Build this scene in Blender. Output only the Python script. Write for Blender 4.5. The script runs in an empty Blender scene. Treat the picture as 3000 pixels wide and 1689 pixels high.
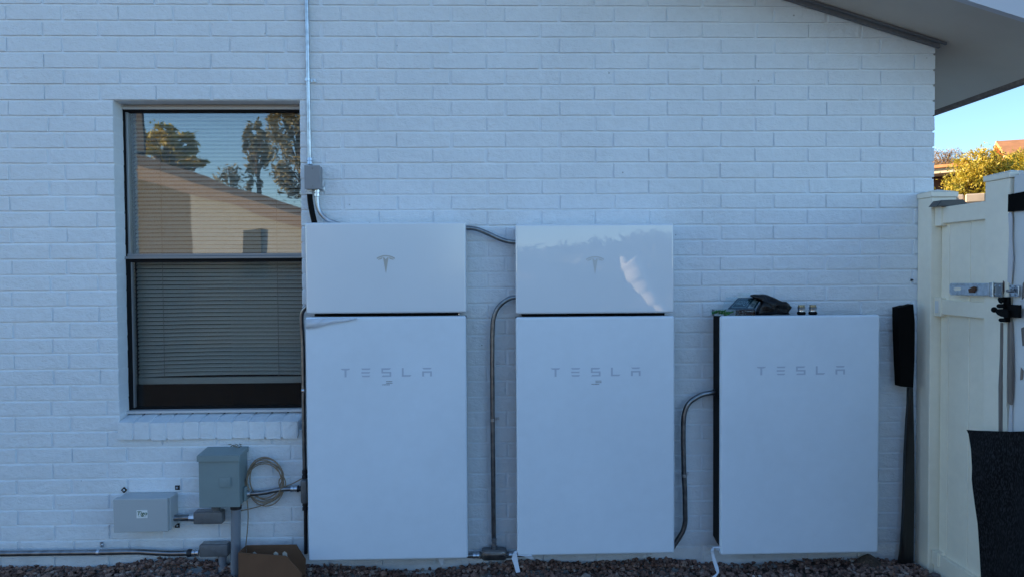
import bpy, bmesh, math, random
import numpy as np
from mathutils import Vector, Matrix, noise
random.seed(7); RNG = np.random.default_rng(7)
S = bpy.context.scene
COL = S.collection
# ------------------------------------------------------------------ camera
F, YAW, PITCH, ROLL = 2090.0, -0.0277, 0.0269, -0.0062
def rot(y, p, r):
    cy, sy, cp, sp, cr, sr = math.cos(y), math.sin(y), math.cos(p), math.sin(p), math.cos(r), math.sin(r)
    return np.array([[cr,-sr,0],[sr,cr,0],[0,0,1]]) @ np.array([[1,0,0],[0,cp,-sp],[0,sp,cp]]) @ np.array([[cy,0,sy],[0,1,0],[-sy,0,cy]])
RC = rot(YAW, PITCH, ROLL)
CAM = np.array([0.0, -3.5213, 1.5])
cam_data = bpy.data.cameras.new('camera'); cam = bpy.data.objects.new('camera', cam_data); COL.objects.link(cam)
def _w(v): return Vector((v[0], v[2], -v[1]))
right, down, fwd = _w(RC[0]), _w(RC[1]), _w(RC[2])
m = Matrix((right, -down, -fwd)).transposed().to_4x4(); m.translation = Vector(CAM)
cam.matrix_world = m
cam_data.sensor_width = 36.0; cam_data.lens = F / 3000 * 36; cam_data.clip_start = 0.05; cam_data.clip_end = 2000
S.camera = cam
# ------------------------------------------------------------------ world, sun, exposure
SUN_AZ, SUN_EL = math.radians(-70), math.radians(13)      # azimuth clockwise from +Y: low sun, left and behind the house
w = bpy.data.worlds.new("World"); S.world = w; w.use_nodes = True
nt = w.node_tree; nt.nodes.clear()
sky = nt.nodes.new('ShaderNodeTexSky'); sky.sky_type = 'NISHITA'; sky.sun_disc = False
sky.sun_elevation = SUN_EL; sky.sun_rotation = SUN_AZ; sky.altitude = 600; sky.air_density = 1.0; sky.dust_density = 0.0; sky.ozone_density = 3.3
bg = nt.nodes.new('ShaderNodeBackground'); bg.inputs['Strength'].default_value = 0.12
out = nt.nodes.new('ShaderNodeOutputWorld')
nt.links.new(sky.outputs[0], bg.inputs[0]); nt.links.new(bg.outputs[0], out.inputs[0])
sl = bpy.data.lights.new('sun', 'SUN'); sl.energy = 5.0; sl.angle = math.radians(0.5); sl.color = (1.0, 0.80, 0.56)
sun = bpy.data.objects.new('sun', sl); COL.objects.link(sun)
sd = Vector((math.sin(SUN_AZ)*math.cos(SUN_EL), math.cos(SUN_AZ)*math.cos(SUN_EL), math.sin(SUN_EL)))
sun.rotation_euler = sd.to_track_quat('Z', 'Y').to_euler(); sun.location = (-8, 4, 9)
S.view_settings.view_transform = 'Standard'; S.view_settings.look = 'None'; S.view_settings.gamma = 1
S.view_settings.use_curve_mapping = False; S.view_settings.exposure = 1.62
try: S.cycles.max_bounces = 10; S.cycles.transparent_max_bounces = 16
except Exception: pass
# ------------------------------------------------------------------ helpers
def ray(px, py):
    v = RC.T @ np.array([(px-1500)/F, (py-844.5)/F, 1.0]); return np.array([v[0], v[2], -v[1]])
def P(px, py, Y=0.0):
    d = ray(px, py); return CAM + d*((Y-CAM[1])/d[1])
def PX(px, py, X):
    d = ray(px, py); return CAM + d*((X-CAM[0])/d[0])
def proj(p):
    v = RC @ np.array([p[0]-CAM[0], -(p[2]-CAM[2]), p[1]-CAM[1]]); return 1500+F*v[0]/v[2], 844.5+F*v[1]/v[2]

def mk(name, bm, mat=None, parent=None, smooth=False, label=None, cat=None, group=None, kind=None, auto=None):
    if isinstance(bm, bmesh.types.BMesh):
        me = bpy.data.meshes.new(name)
        bmesh.ops.recalc_face_normals(bm, faces=bm.faces[:])
        bm.to_mesh(me); bm.free()
    else: me = bm
    if mat and not me.materials: me.materials.append(mat)
    if smooth: me.polygons.foreach_set('use_smooth', [True]*len(me.polygons))
    if auto is not None:
        try: me.set_sharp_from_angle(angle=math.radians(auto))
        except Exception: pass
    o = bpy.data.objects.new(name, me); COL.objects.link(o)
    if parent is not None: o.parent = parent; o.matrix_parent_inverse = parent.matrix_world.inverted() if False else Matrix.Translation(-Vector(parent.location))
    tag(o, label, cat, group, kind); return o
def tag(o, label=None, cat=None, group=None, kind=None):
    if label: o['label'] = label
    if cat: o['category'] = cat
    if group: o['group'] = group
    if kind: o['kind'] = kind
def thing(name, label, cat, loc=(0,0,0), group=None):
    o = bpy.data.objects.new(name, None); COL.objects.link(o); o.location = [float(v) for v in loc]; o.empty_display_size = 0.05
    tag(o, label, cat, group); return o
def nb(): return bmesh.new()
def box(bm, x0, x1, y0, y1, z0, z1, bev=0, seg=2):
    r = bmesh.ops.create_cube(bm, size=1)
    vs = r['verts']
    for v in vs:
        v.co = Vector(((x0+x1)/2 + v.co.x*(x1-x0), (y0+y1)/2 + v.co.y*(y1-y0), (z0+z1)/2 + v.co.z*(z1-z0)))
    if bev:
        es = list({e for v in vs for e in v.link_edges})
        bmesh.ops.bevel(bm, geom=es, offset=bev, segments=seg, affect='EDGES', profile=0.5)
    return bm
def B(x0, x1, y0, y1, z0, z1, bev=0, seg=2): return box(nb(), x0, x1, y0, y1, z0, z1, bev, seg)
def prism(bm, pts, a0, a1, axis='Y', bev=0):
    """pts outline; axis Y: (x,z) extruded y a0..a1; axis X: (y,z) extruded x; axis Z: (x,y) extruded z"""
    def c(p, a):
        return Vector((p[0], a, p[1])) if axis == 'Y' else (Vector((a, p[0], p[1])) if axis == 'X' else Vector((p[0], p[1], a)))
    A = [bm.verts.new(c(p, a0)) for p in pts]; Bv = [bm.verts.new(c(p, a1)) for p in pts]
    n = len(pts)
    f1 = bm.faces.new(A); f2 = bm.faces.new(Bv[::-1])
    for i in range(n): bm.faces.new((A[i], Bv[i], Bv[(i+1) % n], A[(i+1) % n]))
    if bev:
        es = list(set(list(f1.edges)+list(f2.edges)))
        bmesh.ops.bevel(bm, geom=es, offset=bev, segments=2, affect='EDGES', profile=0.5)
    return bm
def smooth_path(pts, k=6):
    pts = [Vector([float(c) for c in p]) for p in pts]
    if len(pts) < 3: return pts
    o = []
    ext = [pts[0]*2-pts[1]] + pts + [pts[-1]*2-pts[-2]]
    for i in range(1, len(ext)-2):
        p0, p1, p2, p3 = ext[i-1:i+3]
        for j in range(k):
            t = j/k
            o.append(0.5*((2*p1)+(-p0+p2)*t+(2*p0-5*p1+4*p2-p3)*t*t+(-p0+3*p1-3*p2+p3)*t**3))
    o.append(pts[-1]); return o
def tube(bm, pts, r, seg=14, k=6, caps=True):
    pp = smooth_path(pts, k) if k else [Vector([float(c) for c in p]) for p in pts]
    rr = r if hasattr(r, '__len__') else [r]*len(pp)
    up = None; rings = []
    for i, p in enumerate(pp):
        t = (pp[min(i+1, len(pp)-1)]-pp[max(i-1, 0)]).normalized()
        if up is None:
            up = Vector((0, 0, 1)) if abs(t.z) < .9 else Vector((1, 0, 0))
        n = (up - t*up.dot(t)).normalized(); b = t.cross(n); up = n
        rings.append([bm.verts.new(p + (n*math.cos(2*math.pi*j/seg)+b*math.sin(2*math.pi*j/seg))*rr[i]) for j in range(seg)])
    for a, b2 in zip(rings, rings[1:]):
        for j in range(seg): bm.faces.new((a[j], a[(j+1) % seg], b2[(j+1) % seg], b2[j]))
    if caps: bm.faces.new(rings[0]); bm.faces.new(rings[-1][::-1])
    return bm
def thicken(bm, th):
    """give an open sheet real thickness with its own back faces and rim"""
    bm.normal_update(); fs = bm.faces[:]; vs = bm.verts[:]; es = [e for e in bm.edges if len(e.link_faces) == 1]
    lp = [(e.verts[0], e.verts[1]) for e in es]
    new = {v: bm.verts.new(v.co - v.normal*th) for v in vs}
    for f_ in fs: bm.faces.new([new[v] for v in f_.verts][::-1])
    for a, b in lp: bm.faces.new((a, b, new[b], new[a]))
    return bm
def ringstack(bm, p0, p1, prof, seg=16):
    """lathe along p0->p1, prof list of (t 0..1, radius)"""
    p0 = Vector([float(c) for c in p0]); p1 = Vector([float(c) for c in p1]); t = (p1-p0); L = t.length; t.normalize()
    u = Vector((0, 0, 1)) if abs(t.z) < .9 else Vector((0, 1, 0)); n = (u-t*u.dot(t)).normalized(); b = t.cross(n)
    rings = []
    for (s, r) in prof:
        rings.append([bm.verts.new(p0+t*(L*s)+(n*math.cos(2*math.pi*j/seg)+b*math.sin(2*math.pi*j/seg))*r) for j in range(seg)])
    for a, c in zip(rings, rings[1:]):
        for j in range(seg): bm.faces.new((a[j], a[(j+1) % seg], c[(j+1) % seg], c[j]))
    bm.faces.new(rings[0]); bm.faces.new(rings[-1][::-1]); return bm
def roundrect(x0, x1, z0, z1, r, n=6):
    o = []
    for cx, cz, a in ((x1-r, z1-r, 0), (x0+r, z1-r, 90), (x0+r, z0+r, 180), (x1-r, z0+r, 270)):
        for i in range(n+1):
            t = math.radians(a+90*i/n); o.append((cx+r*math.cos(t), cz+r*math.sin(t)))
    return o
# ------------------------------------------------------------------ materials
def mat(name, col, rough=0.6, metal=0.0, bump=0.0, bscale=200, var=0.0, vscale=6, var2=0, v2scale=60, coat=0.0, spec=0.5, stretch=(1,1,1), alpha=None, col2=None, bdist=0.002):
    M = bpy.data.materials.new(name); M.use_nodes = True; t = M.node_tree; N = t.nodes; L = t.links
    bs = N['Principled BSDF']
    bs.inputs['Roughness'].default_value = rough; bs.inputs['Metallic'].default_value = metal
    bs.inputs['Specular IOR Level'].default_value = spec; bs.inputs['Coat Weight'].default_value = coat; bs.inputs['Coat Roughness'].default_value = 0.012; bs.inputs['Coat IOR'].default_value = 1.6
    bs.inputs['Base Color'].default_value = (*col, 1)
    geo = N.new('ShaderNodeNewGeometry'); mp = N.new('ShaderNodeMapping'); mp.inputs['Scale'].default_value = stretch
    L.new(geo.outputs['Position'], mp.inputs['Vector'])
    if var or var2 or col2:
        nz = N.new('ShaderNodeTexNoise'); nz.inputs['Scale'].default_value = vscale; nz.inputs['Detail'].default_value = 5; L.new(mp.outputs[0], nz.inputs['Vector'])
        rp = N.new('ShaderNodeValToRGB'); rp.color_ramp.elements[0].position = .32; rp.color_ramp.elements[1].position = .68
        c2 = col2 or tuple(min(1, c*(1+var)) for c in col)
        c1 = col if col2 else tuple(c*(1-var) for c in col)
        rp.color_ramp.elements[0].color = (*c1, 1); rp.color_ramp.elements[1].color = (*c2, 1)
        L.new(nz.outputs['Fac'], rp.inputs[0]); last = rp.outputs[0]
        if var2:
            n2 = N.new('ShaderNodeTexNoise'); n2.inputs['Scale'].default_value = v2scale; n2.inputs['Detail'].default_value = 3; L.new(mp.outputs[0], n2.inputs['Vector'])
            mr = N.new('ShaderNodeMapRange'); mr.inputs[1].default_value = .3; mr.inputs[2].default_value = .7; mr.inputs[3].default_value = 1-var2; mr.inputs[4].default_value = 1+var2
            L.new(n2.outputs['Fac'], mr.inputs[0])
            mx = N.new('ShaderNodeVectorMath'); mx.operation = 'SCALE'; L.new(last, mx.inputs[0]); L.new(mr.outputs[0], mx.inputs['Scale']); last = mx.outputs[0]
        L.new(last, bs.inputs['Base Color'])
    if bump:
        nb_ = N.new('ShaderNodeTexNoise'); nb_.inputs['Scale'].default_value = bscale; nb_.inputs['Detail'].default_value = 4; L.new(mp.outputs[0], nb_.inputs['Vector'])
        bp = N.new('ShaderNodeBump'); bp.inputs['Strength'].default_value = bump; bp.inputs['Distance'].default_value = bdist
        L.new(nb_.outputs['Fac'], bp.inputs['Height']); L.new(bp.outputs[0], bs.inputs['Normal'])
    return M
def wall_paint(name, base, rough_amt):
    M = mat(name, base, 0.55, bump=0.0, var=0.035, vscale=1.7, var2=0.02, v2scale=25)
    t = M.node_tree; N = t.nodes; L = t.links; bs = N['Principled BSDF']; geo = [n for n in N if n.type == 'NEW_GEOMETRY'][0]
    n1 = N.new('ShaderNodeTexNoise'); n1.inputs['Scale'].default_value = 150; n1.inputs['Detail'].default_value = 6; n1.inputs['Roughness'].default_value = .65
    mp = N.new('ShaderNodeMapping'); mp.inputs['Scale'].default_value = (.55, 1, 1.2); L.new(geo.outputs['Position'], mp.inputs[0]); L.new(mp.outputs[0], n1.inputs['Vector'])
    v = N.new('ShaderNodeTexVoronoi'); v.inputs['Scale'].default_value = 120; L.new(mp.outputs[0], v.inputs['Vector'])
    lt = N.new('ShaderNodeMapRange'); lt.inputs[1].default_value = .05; lt.inputs[2].default_value = .22; lt.inputs[3].default_value = -.5; lt.inputs[4].default_value = 0; L.new(v.outputs['Distance'], lt.inputs[0])
    # pits only in patches
    pn = N.new('ShaderNodeTexNoise'); pn.inputs['Scale'].default_value = 5; L.new(geo.outputs['Position'], pn.inputs['Vector'])
    pr_ = N.new('ShaderNodeMapRange'); pr_.inputs[1].default_value = .42; pr_.inputs[2].default_value = .66; L.new(pn.outputs['Fac'], pr_.inputs[0])
    mu = N.new('ShaderNodeMath'); mu.operation = 'MULTIPLY'; L.new(lt.outputs[0], mu.inputs[0]); L.new(pr_.outputs[0], mu.inputs[1])
    n3 = N.new('ShaderNodeTexNoise'); n3.inputs['Scale'].default_value = 34; n3.inputs['Detail'].default_value = 3; L.new(geo.outputs['Position'], n3.inputs['Vector'])
    m3 = N.new('ShaderNodeMath'); m3.operation = 'MULTIPLY_ADD'; m3.inputs[1].default_value = 1.5; L.new(n3.outputs['Fac'], m3.inputs[0]); L.new(mu.outputs[0], m3.inputs[2])
    ad = N.new('ShaderNodeMath'); ad.operation = 'ADD'; L.new(n1.outputs['Fac'], ad.inputs[0]); L.new(m3.outputs[0], ad.inputs[1])
    v2 = N.new('ShaderNodeTexVoronoi'); v2.inputs['Scale'].default_value = 6.5; v2.inputs['Randomness'].default_value = 1; L.new(geo.outputs['Position'], v2.inputs['Vector'])
    dk = N.new('ShaderNodeMapRange'); dk.inputs[1].default_value = .018; dk.inputs[2].default_value = .034; dk.inputs[3].default_value = .45; dk.inputs[4].default_value = 1; L.new(v2.outputs['Distance'], dk.inputs[0])
    src = bs.inputs['Base Color'].links[0].from_socket; sc_ = N.new('ShaderNodeVectorMath'); sc_.operation = 'SCALE'; L.new(src, sc_.inputs[0])
    # soil splash low on the wall
    sp = N.new('ShaderNodeSeparateXYZ'); L.new(geo.outputs['Position'], sp.inputs[0]); ns = N.new('ShaderNodeTexNoise'); ns.inputs['Scale'].default_value = 9; ns.inputs['Detail'].default_value = 6; L.new(geo.outputs['Position'], ns.inputs['Vector'])
    h1_ = N.new('ShaderNodeMath'); h1_.operation = 'MULTIPLY_ADD'; h1_.inputs[1].default_value = -.30; L.new(ns.outputs['Fac'], h1_.inputs[0]); L.new(sp.outputs['Z'], h1_.inputs[2])
    h2_ = N.new('ShaderNodeMapRange'); h2_.inputs[1].default_value = -.13; h2_.inputs[2].default_value = .06; h2_.inputs[3].default_value = .78; h2_.inputs[4].default_value = 1; L.new(h1_.outputs[0], h2_.inputs[0])
    pm = N.new('ShaderNodeMath'); pm.operation = 'MULTIPLY'; L.new(dk.outputs[0], pm.inputs[0]); L.new(h2_.outputs[0], pm.inputs[1]); L.new(pm.outputs[0], sc_.inputs['Scale']); L.new(sc_.outputs[0], bs.inputs['Base Color'])
    bp = N.new('ShaderNodeBump'); bp.inputs['Strength'].default_value = rough_amt; bp.inputs['Distance'].default_value = 0.0042
    L.new(ad.outputs[0], bp.inputs['Height']); L.new(bp.outputs[0], bs.inputs['Normal'])
    return M
M_brick = wall_paint('painted_brick', (.79, .85, .90), .9)
M_mortar = wall_paint('painted_mortar', (.81, .87, .92), .4)
M_soffit = mat('soffit_stucco', (.56, .51, .45), .85, bump=.5, bscale=260, var=.06, vscale=3)
M_trimdark = mat('trim_paint', (.17, .18, .20), .6, bump=.2, bscale=90, var=.08)
M_fascia = mat('fascia_paint', (.58, .60, .66), .6, bump=.15, bscale=60)
M_eavewood = mat('weathered_fascia', (.17, .14, .13), .9, bump=.8, bscale=150, var=.25, vscale=40)
M_shingle = mat('roof_shingle', (.13, .10, .08), .95, bump=.8, bscale=60, var=.2, vscale=12)
M_batt = mat('battery_white', (.74, .84, .94), .38, bump=.12, bscale=7, bdist=.004, var=.03, vscale=2.0, var2=.014, v2scale=22)
M_inv = mat('inverter_gloss_white', (.76, .83, .90), .32, coat=1.0, bump=0, var=.012, vscale=5)
M_black = mat('black_plastic', (.003, .003, .003), .6, spec=.12)
M_inv1 = mat('inverter_satin_white', (.76, .83, .90), .32, coat=1.0, bump=0, var=.012, vscale=5)
M_inv1.node_tree.nodes['Principled BSDF'].inputs['Coat Roughness'].default_value = .13
M_emb2 = mat('pale_emblem_grey', (.60, .63, .64), .3)
M_emb = mat('emblem_grey', (.48, .49, .48), .35, metal=.3)
M_letter = mat('lettering_grey', (.50, .58, .70), .42)
M_print = mat('dark_print', (.03, .035, .06), .7)
M_galvb = mat('bright_galvanized_steel', (.55, .60, .64), .33, metal=.95, var=.2, vscale=30, bump=.1, bscale=120)
M_galv_dim = mat('galvanized_steel_dimmed', (.27, .29, .31), .30, metal=.95, var=.25, vscale=30, bump=.1, bscale=120)  # darker copy of the steel: dark ground reflection put into the colour
M_zinc = mat('bright_zinc', (.62, .68, .74), .30, metal=1, var=.15, vscale=60)
M_alubody = mat('cast_aluminium', (.17, .18, .19), .5, metal=.35, bump=.2, bscale=300, var=.1, vscale=40)
M_nut = mat('dark_nut', (.03, .03, .035), .5, metal=.3)
M_greybox = mat('grey_enamel', (.23, .30, .31), .45, bump=.05, bscale=200, var=.05, vscale=8)
M_ltgrey = mat('light_grey_polycarbonate', (.46, .50, .52), .5, var=.03)
M_jb = mat('box_grey', (.27, .28, .30), .5, var=.04)
M_pvc = mat('grey_pvc', (.21, .235, .27), .5, var=.06, vscale=12)
M_cable = mat('tan_cable', (.30, .23, .16), .6)
M_card = mat('cardboard', (.16, .08, .042), .9, bump=.2, bscale=80, var=.06, vscale=20)
M_paper = mat('paper', (.5, .45, .38), .9)
M_film = mat('peeled_film', (.62, .68, .76), .3)
M_alu = mat('aluminium_frame', (.30, .32, .34), .45, metal=.6)
M_aluw = mat('white_trim', (.55, .55, .56), .6)
M_gasket = mat('black_gasket', (.006, .006, .007), .7, spec=.2)
M_slat = mat('blind_slat', (.66, .67, .64), .5)
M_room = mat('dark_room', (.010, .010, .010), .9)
M_vinyl = mat('cream_vinyl', (.90, .84, .70), .42, var=.07, vscale=2.2, var2=.02, v2scale=30, bump=.04, bscale=50)
M_vinyl2 = mat('vinyl_gate', (.70, .72, .72), .45, var=.04, vscale=3)
M_wood = mat('weathered_wood', (.20, .17, .15), .9, bump=.9, bscale=60, stretch=(1, 1, .08), var=.35, vscale=60)
M_peel = mat('peeling_paint', (.60, .60, .62), .6, bump=.3, bscale=60)
M_cloth = mat('black_fabric', (.005, .005, .005), .95, spec=.1, bump=.5, bscale=500, bdist=.001)
M_gloss_black = mat('black_poly_sheet', (.008, .008, .009), .28, bump=.4, bscale=8, stretch=(3,3,.6), bdist=.02)
M_rust = mat('rust', (.10, .05, .03), .9)
M_dirt = mat('soil', (.11, .082, .066), 1, bump=1, bscale=80, bdist=.01, var=.35, vscale=18)
M_rock = mat('rock', (.16, .13, .13), .9, bump=.5, bscale=60, var=.2, vscale=20)
M_concrete = mat('painted_footing', (.50, .50, .50), .8, bump=.6, bscale=60, var=.12, vscale=7)
def attr_mat(name, ramp, rough=.9, bump=.4, bscale=150, trans=0):
    M = bpy.data.materials.new(name); M.use_nodes = True; t = M.node_tree; N = t.nodes; L = t.links; bs = N['Principled BSDF']
    bs.inputs['Roughness'].default_value = rough
    a = N.new('ShaderNodeAttribute'); a.attribute_name = 'tone'
    r = N.new('ShaderNodeValToRGB'); el = r.color_ramp.elements
    el[0].position = 0; el[0].color = (*ramp[0], 1); el[1].position = 1; el[1].color = (*ramp[-1], 1)
    for i, c in enumerate(ramp[1:-1]): e = el.new((i+1)/(len(ramp)-1)); e.color = (*c, 1)
    L.new(a.outputs['Fac'], r.inputs[0]); L.new(r.outputs[0], bs.inputs['Base Color'])
    if bump:
        n = N.new('ShaderNodeTexNoise'); n.inputs['Scale'].default_value = bscale; b = N.new('ShaderNodeBump'); b.inputs['Strength'].default_value = bump; b.inputs['Distance'].default_value = .003
        g = N.new('ShaderNodeNewGeometry'); L.new(g.outputs['Position'], n.inputs['Vector']); L.new(n.outputs['Fac'], b.inputs['Height']); L.new(b.outputs[0], bs.inputs['Normal'])
    if trans:
        tr = N.new('ShaderNodeBsdfTranslucent'); L.new(r.outputs[0], tr.inputs[0]); mx = N.new('ShaderNodeMixShader'); mx.inputs[0].default_value = trans
        L.new(bs.outputs[0], mx.inputs[1]); L.new(tr.outputs[0], mx.inputs[2]); L.new(mx.outputs[0], N['Material Output'].inputs[0])
    return M
M_gravel = attr_mat('lava_gravel', [(.085,.045,.036),(.18,.105,.085),(.26,.155,.12),(.29,.22,.19),(.48,.42,.38)])
def glass_mat(name, refl, tint, dark=0.0, wob=0.0, wscale=3):
    M = bpy.data.materials.new(name); M.use_nodes = True; t = M.node_tree; N = t.nodes; L = t.links; N.remove(N['Principled BSDF'])
    tr = N.new('ShaderNodeBsdfTransparent'); tr.inputs[0].default_value = (*tint, 1)
    gl = N.new('ShaderNodeBsdfGlossy'); gl.inputs['Roughness'].default_value = 0.0; gl.inputs[0].default_value = (1, 1, 1, 1)
    fr = N.new('ShaderNodeFresnel'); fr.inputs[0].default_value = 1.5
    ad = N.new('ShaderNodeMath'); ad.operation = 'ADD'; ad.inputs[1].default_value = refl; ad.use_clamp = True; L.new(fr.outputs[0], ad.inputs[0])
    mx = N.new('ShaderNodeMixShader'); L.new(ad.outputs[0], mx.inputs[0]); L.new(tr.outputs[0], mx.inputs[1]); L.new(gl.outputs[0], mx.inputs[2])
    L.new(mx.outputs[0], N['Material Output'].inputs[0])
    if wob:
        n = N.new('ShaderNodeTexNoise'); n.inputs['Scale'].default_value = wscale; n.inputs['Detail'].default_value = 1; b = N.new('ShaderNodeBump'); b.inputs['Strength'].default_value = wob; b.inputs['Distance'].default_value = .002
        g = N.new('ShaderNodeNewGeometry'); L.new(g.outputs['Position'], n.inputs['Vector']); L.new(n.outputs['Fac'], b.inputs['Height']); L.new(b.outputs[0], gl.inputs['Normal'])
    return M
M_glass = glass_mat('coated_glass', .115, (.90, .93, .93), wob=.35, wscale=4)
M_glass2 = glass_mat('plain_glass', -.028, (.93, .96, .96), wob=.2, wscale=4)
M_clear = glass_mat('clear_plastic', -.03, (.93, .97, .97), wob=.5, wscale=60)
def screen_mat():
    M = bpy.data.materials.new('insect_screen'); M.use_nodes = True; t = M.node_tree; N = t.nodes; L = t.links; bs = N['Principled BSDF']
    bs.inputs['Base Color'].default_value = (.02, .022, .024, 1); bs.inputs['Roughness'].default_value = .8
    tr = N.new('ShaderNodeBsdfTransparent'); mx = N.new('ShaderNodeMixShader'); mx.inputs[0].default_value = .12
    L.new(tr.outputs[0], mx.inputs[1]); L.new(bs.outputs[0], mx.inputs[2]); L.new(mx.outputs[0], N['Material Output'].inputs[0]); return M
M_screen = screen_mat()
# ------------------------------------------------------------------ ground
def hmap(x, y):
    z = 0.035 - 0.012*x
    if y < -1: z -= 0.0
    if y > 6 and x > 0: z += min(2.6, (y-6)*0.10)
    return z
bm = nb(); xs = [-400, -60, -20, -8, -5, -3, -1, 0, 1, 2, 3, 5, 8, 14, 25, 60, 400]; ys = [-400, -60, -25, -12, -6, -3, -1, -.5, 0, .5, 2, 6, 9, 13, 20, 32, 60, 120, 400]
g = [[bm.verts.new((x, y, (hmap(max(-3, min(3, x)), 0) if y <= 6 else hmap(3, y)) - 0.035 - (.02 if abs(y) < 2 else 0))) for x in xs] for y in ys]
for i in range(len(ys)-1):
    for j in range(len(xs)-1): bm.faces.new((g[i][j], g[i][j+1], g[i+1][j+1], g[i+1][j]))
M_ground = mat('packed_dirt', (.15, .115, .09), 1, bump=1, bscale=30, bdist=.02, var=.3, vscale=3, var2=.25, v2scale=40)
mk('ground', bm, M_ground, kind='structure')
# gravel bed: lava stones, merged
def icos():
    b = bmesh.new(); bmesh.ops.create_icosphere(b, subdivisions=1, radius=1)
    v = np.array([v.co[:] for v in b.verts]); f = np.array([[q.index for q in x.verts] for x in b.faces]); b.free(); return v, f
IV, IF = icos()
def bulk(name, centers, sizes, material, flat=.7, **kw):
    n = len(centers); V = np.repeat(IV[None], n, 0) * (1+.28*RNG.standard_normal((n, len(IV), 1)))
    V *= np.stack([RNG.uniform(.7, 1.3, n), RNG.uniform(.7, 1.3, n), RNG.uniform(.5, .95, n)*flat/.7], 1)[:, None, :]
    A = RNG.uniform(0, 6.28, (n, 3))
    ca, sa = np.cos(A), np.sin(A)
    x, y = V[..., 0]*ca[:, :1]-V[..., 1]*sa[:, :1], V[..., 0]*sa[:, :1]+V[..., 1]*ca[:, :1]; V[..., 0], V[..., 1] = x, y
    tl = .5*(RNG.random((n, 1))-.5)*2; y, z = V[..., 1]*np.cos(tl)-V[..., 2]*np.sin(tl), V[..., 1]*np.sin(tl)+V[..., 2]*np.cos(tl); V[..., 1], V[..., 2] = y, z
    V = V*np.array(sizes)[:, None, None]+np.array(centers)[:, None, :]
    Fc = IF[None]+(np.arange(n)*len(IV))[:, None, None]
    me = bpy.data.meshes.new(name); me.from_pydata(V.reshape(-1, 3).tolist(), [], Fc.reshape(-1, 3).tolist())
    at = me.attributes.new('tone', 'FLOAT', 'POINT'); at.data.foreach_set('value', np.repeat(RNG.beta(1.6, 2.6, n), len(IV)).astype(np.float32))
    me.update(); return mk(name, me, material, **kw)
N1 = 19000
X = RNG.uniform(-3.6, 2.9, N1); Y = -RNG.random(N1)**1.0*1.25 + .0
pile = 0.018*np.sin(X*3.1)+.012*np.sin(X*7.7+1)
Z = .028-.012*X + pile*np.exp(Y*6)*.8 - .012 + RNG.uniform(-.008, .006, N1) + np.where(X < -1.2, .006, 0)
Z += np.where((X > -.95) & (X < .15), -.004, 0)
C = np.stack([X, Y-.01, Z], 1); sz = RNG.uniform(.007, .0155, N1)
N2 = 2600
X2 = RNG.uniform(-3.6, 2.2, N2); Y2 = -RNG.random(N2)*.07-.008
Z2 = .03-.012*X2+.02*np.sin(X2*3.1)+.012*np.sin(X2*7.7+1)+RNG.uniform(-.01, .012, N2)+np.where(X2 < -1.2, .008, 0)
NB = 110; X4 = RNG.uniform(-3, 2.1, NB); Y4 = -RNG.uniform(.03, .9, NB); C = np.concatenate([C, np.stack([X4, Y4, .026-.012*X4], 1)]); sz = np.concatenate([sz, RNG.uniform(.016, .026, NB)])
C = np.concatenate([C, np.stack([X2, Y2, Z2], 1)]); sz = np.concatenate([sz, RNG.uniform(.006, .013, N2)])
bulk('gravel', C, sz, M_gravel, kind='stuff')
bm = nb(); box(bm, -6, 2.2, -.035, .0, -.1, .012, .004); mk('footing', bm, M_concrete, kind='structure')
# ------------------------------------------------------------------ house
Bc, A0 = .0762, .2653
def Zj(j): return 2.7801-Bc*j
def Xn(n): return A0*n-2.3177
XC = 2.207; SL = -.303
def zsof(x): return 2.612+SL*(x-XC)
house = thing('brick_house', 'white painted brick house with tall window and dark eave, filling the view', 'house', (-1, 0, 0))
WX0, WX1, WZ0, WZ1 = -1.822, -.929, .80, Zj(6)+.001
YM = -.0028
bm = nb()
def mort(x0, x1, z0, z1): box(bm, x0, x1, YM, .10, z0, z1)
# wall core with an opening for the window, gable top following the rake
mort(-7, WX0-.001, -.1, 2.3); mort(WX1+.001, XC-.006, -.1, 2.3); mort(WX0-.001, WX1+.001, -.1, .70)
prism(bm, [(-7, 2.3), (WX0-.001, 2.3), (WX0-.001, WZ1+.001), (WX1+.001, WZ1+.001), (WX1+.001, 2.3), (XC-.006, 2.3), (XC-.006, zsof(XC)+.03), (-5, zsof(-5)+.03), (-7, zsof(-5)-.57)], YM, .10)
mk('mortar', bm, M_mortar, house)
bm = nb(); box(bm, XC-.12, XC-.008, .10, 8, -.1, 2.66); box(bm, -12, -7, -.003, .1, -.1, 2.4)
box(bm, -12, -11.9, .1, 8, -.1, 2.4); box(bm, -12, XC-.01, 7.9, 8, -.1, 2.5); mk('wall', bm, M_mortar, house)
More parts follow.
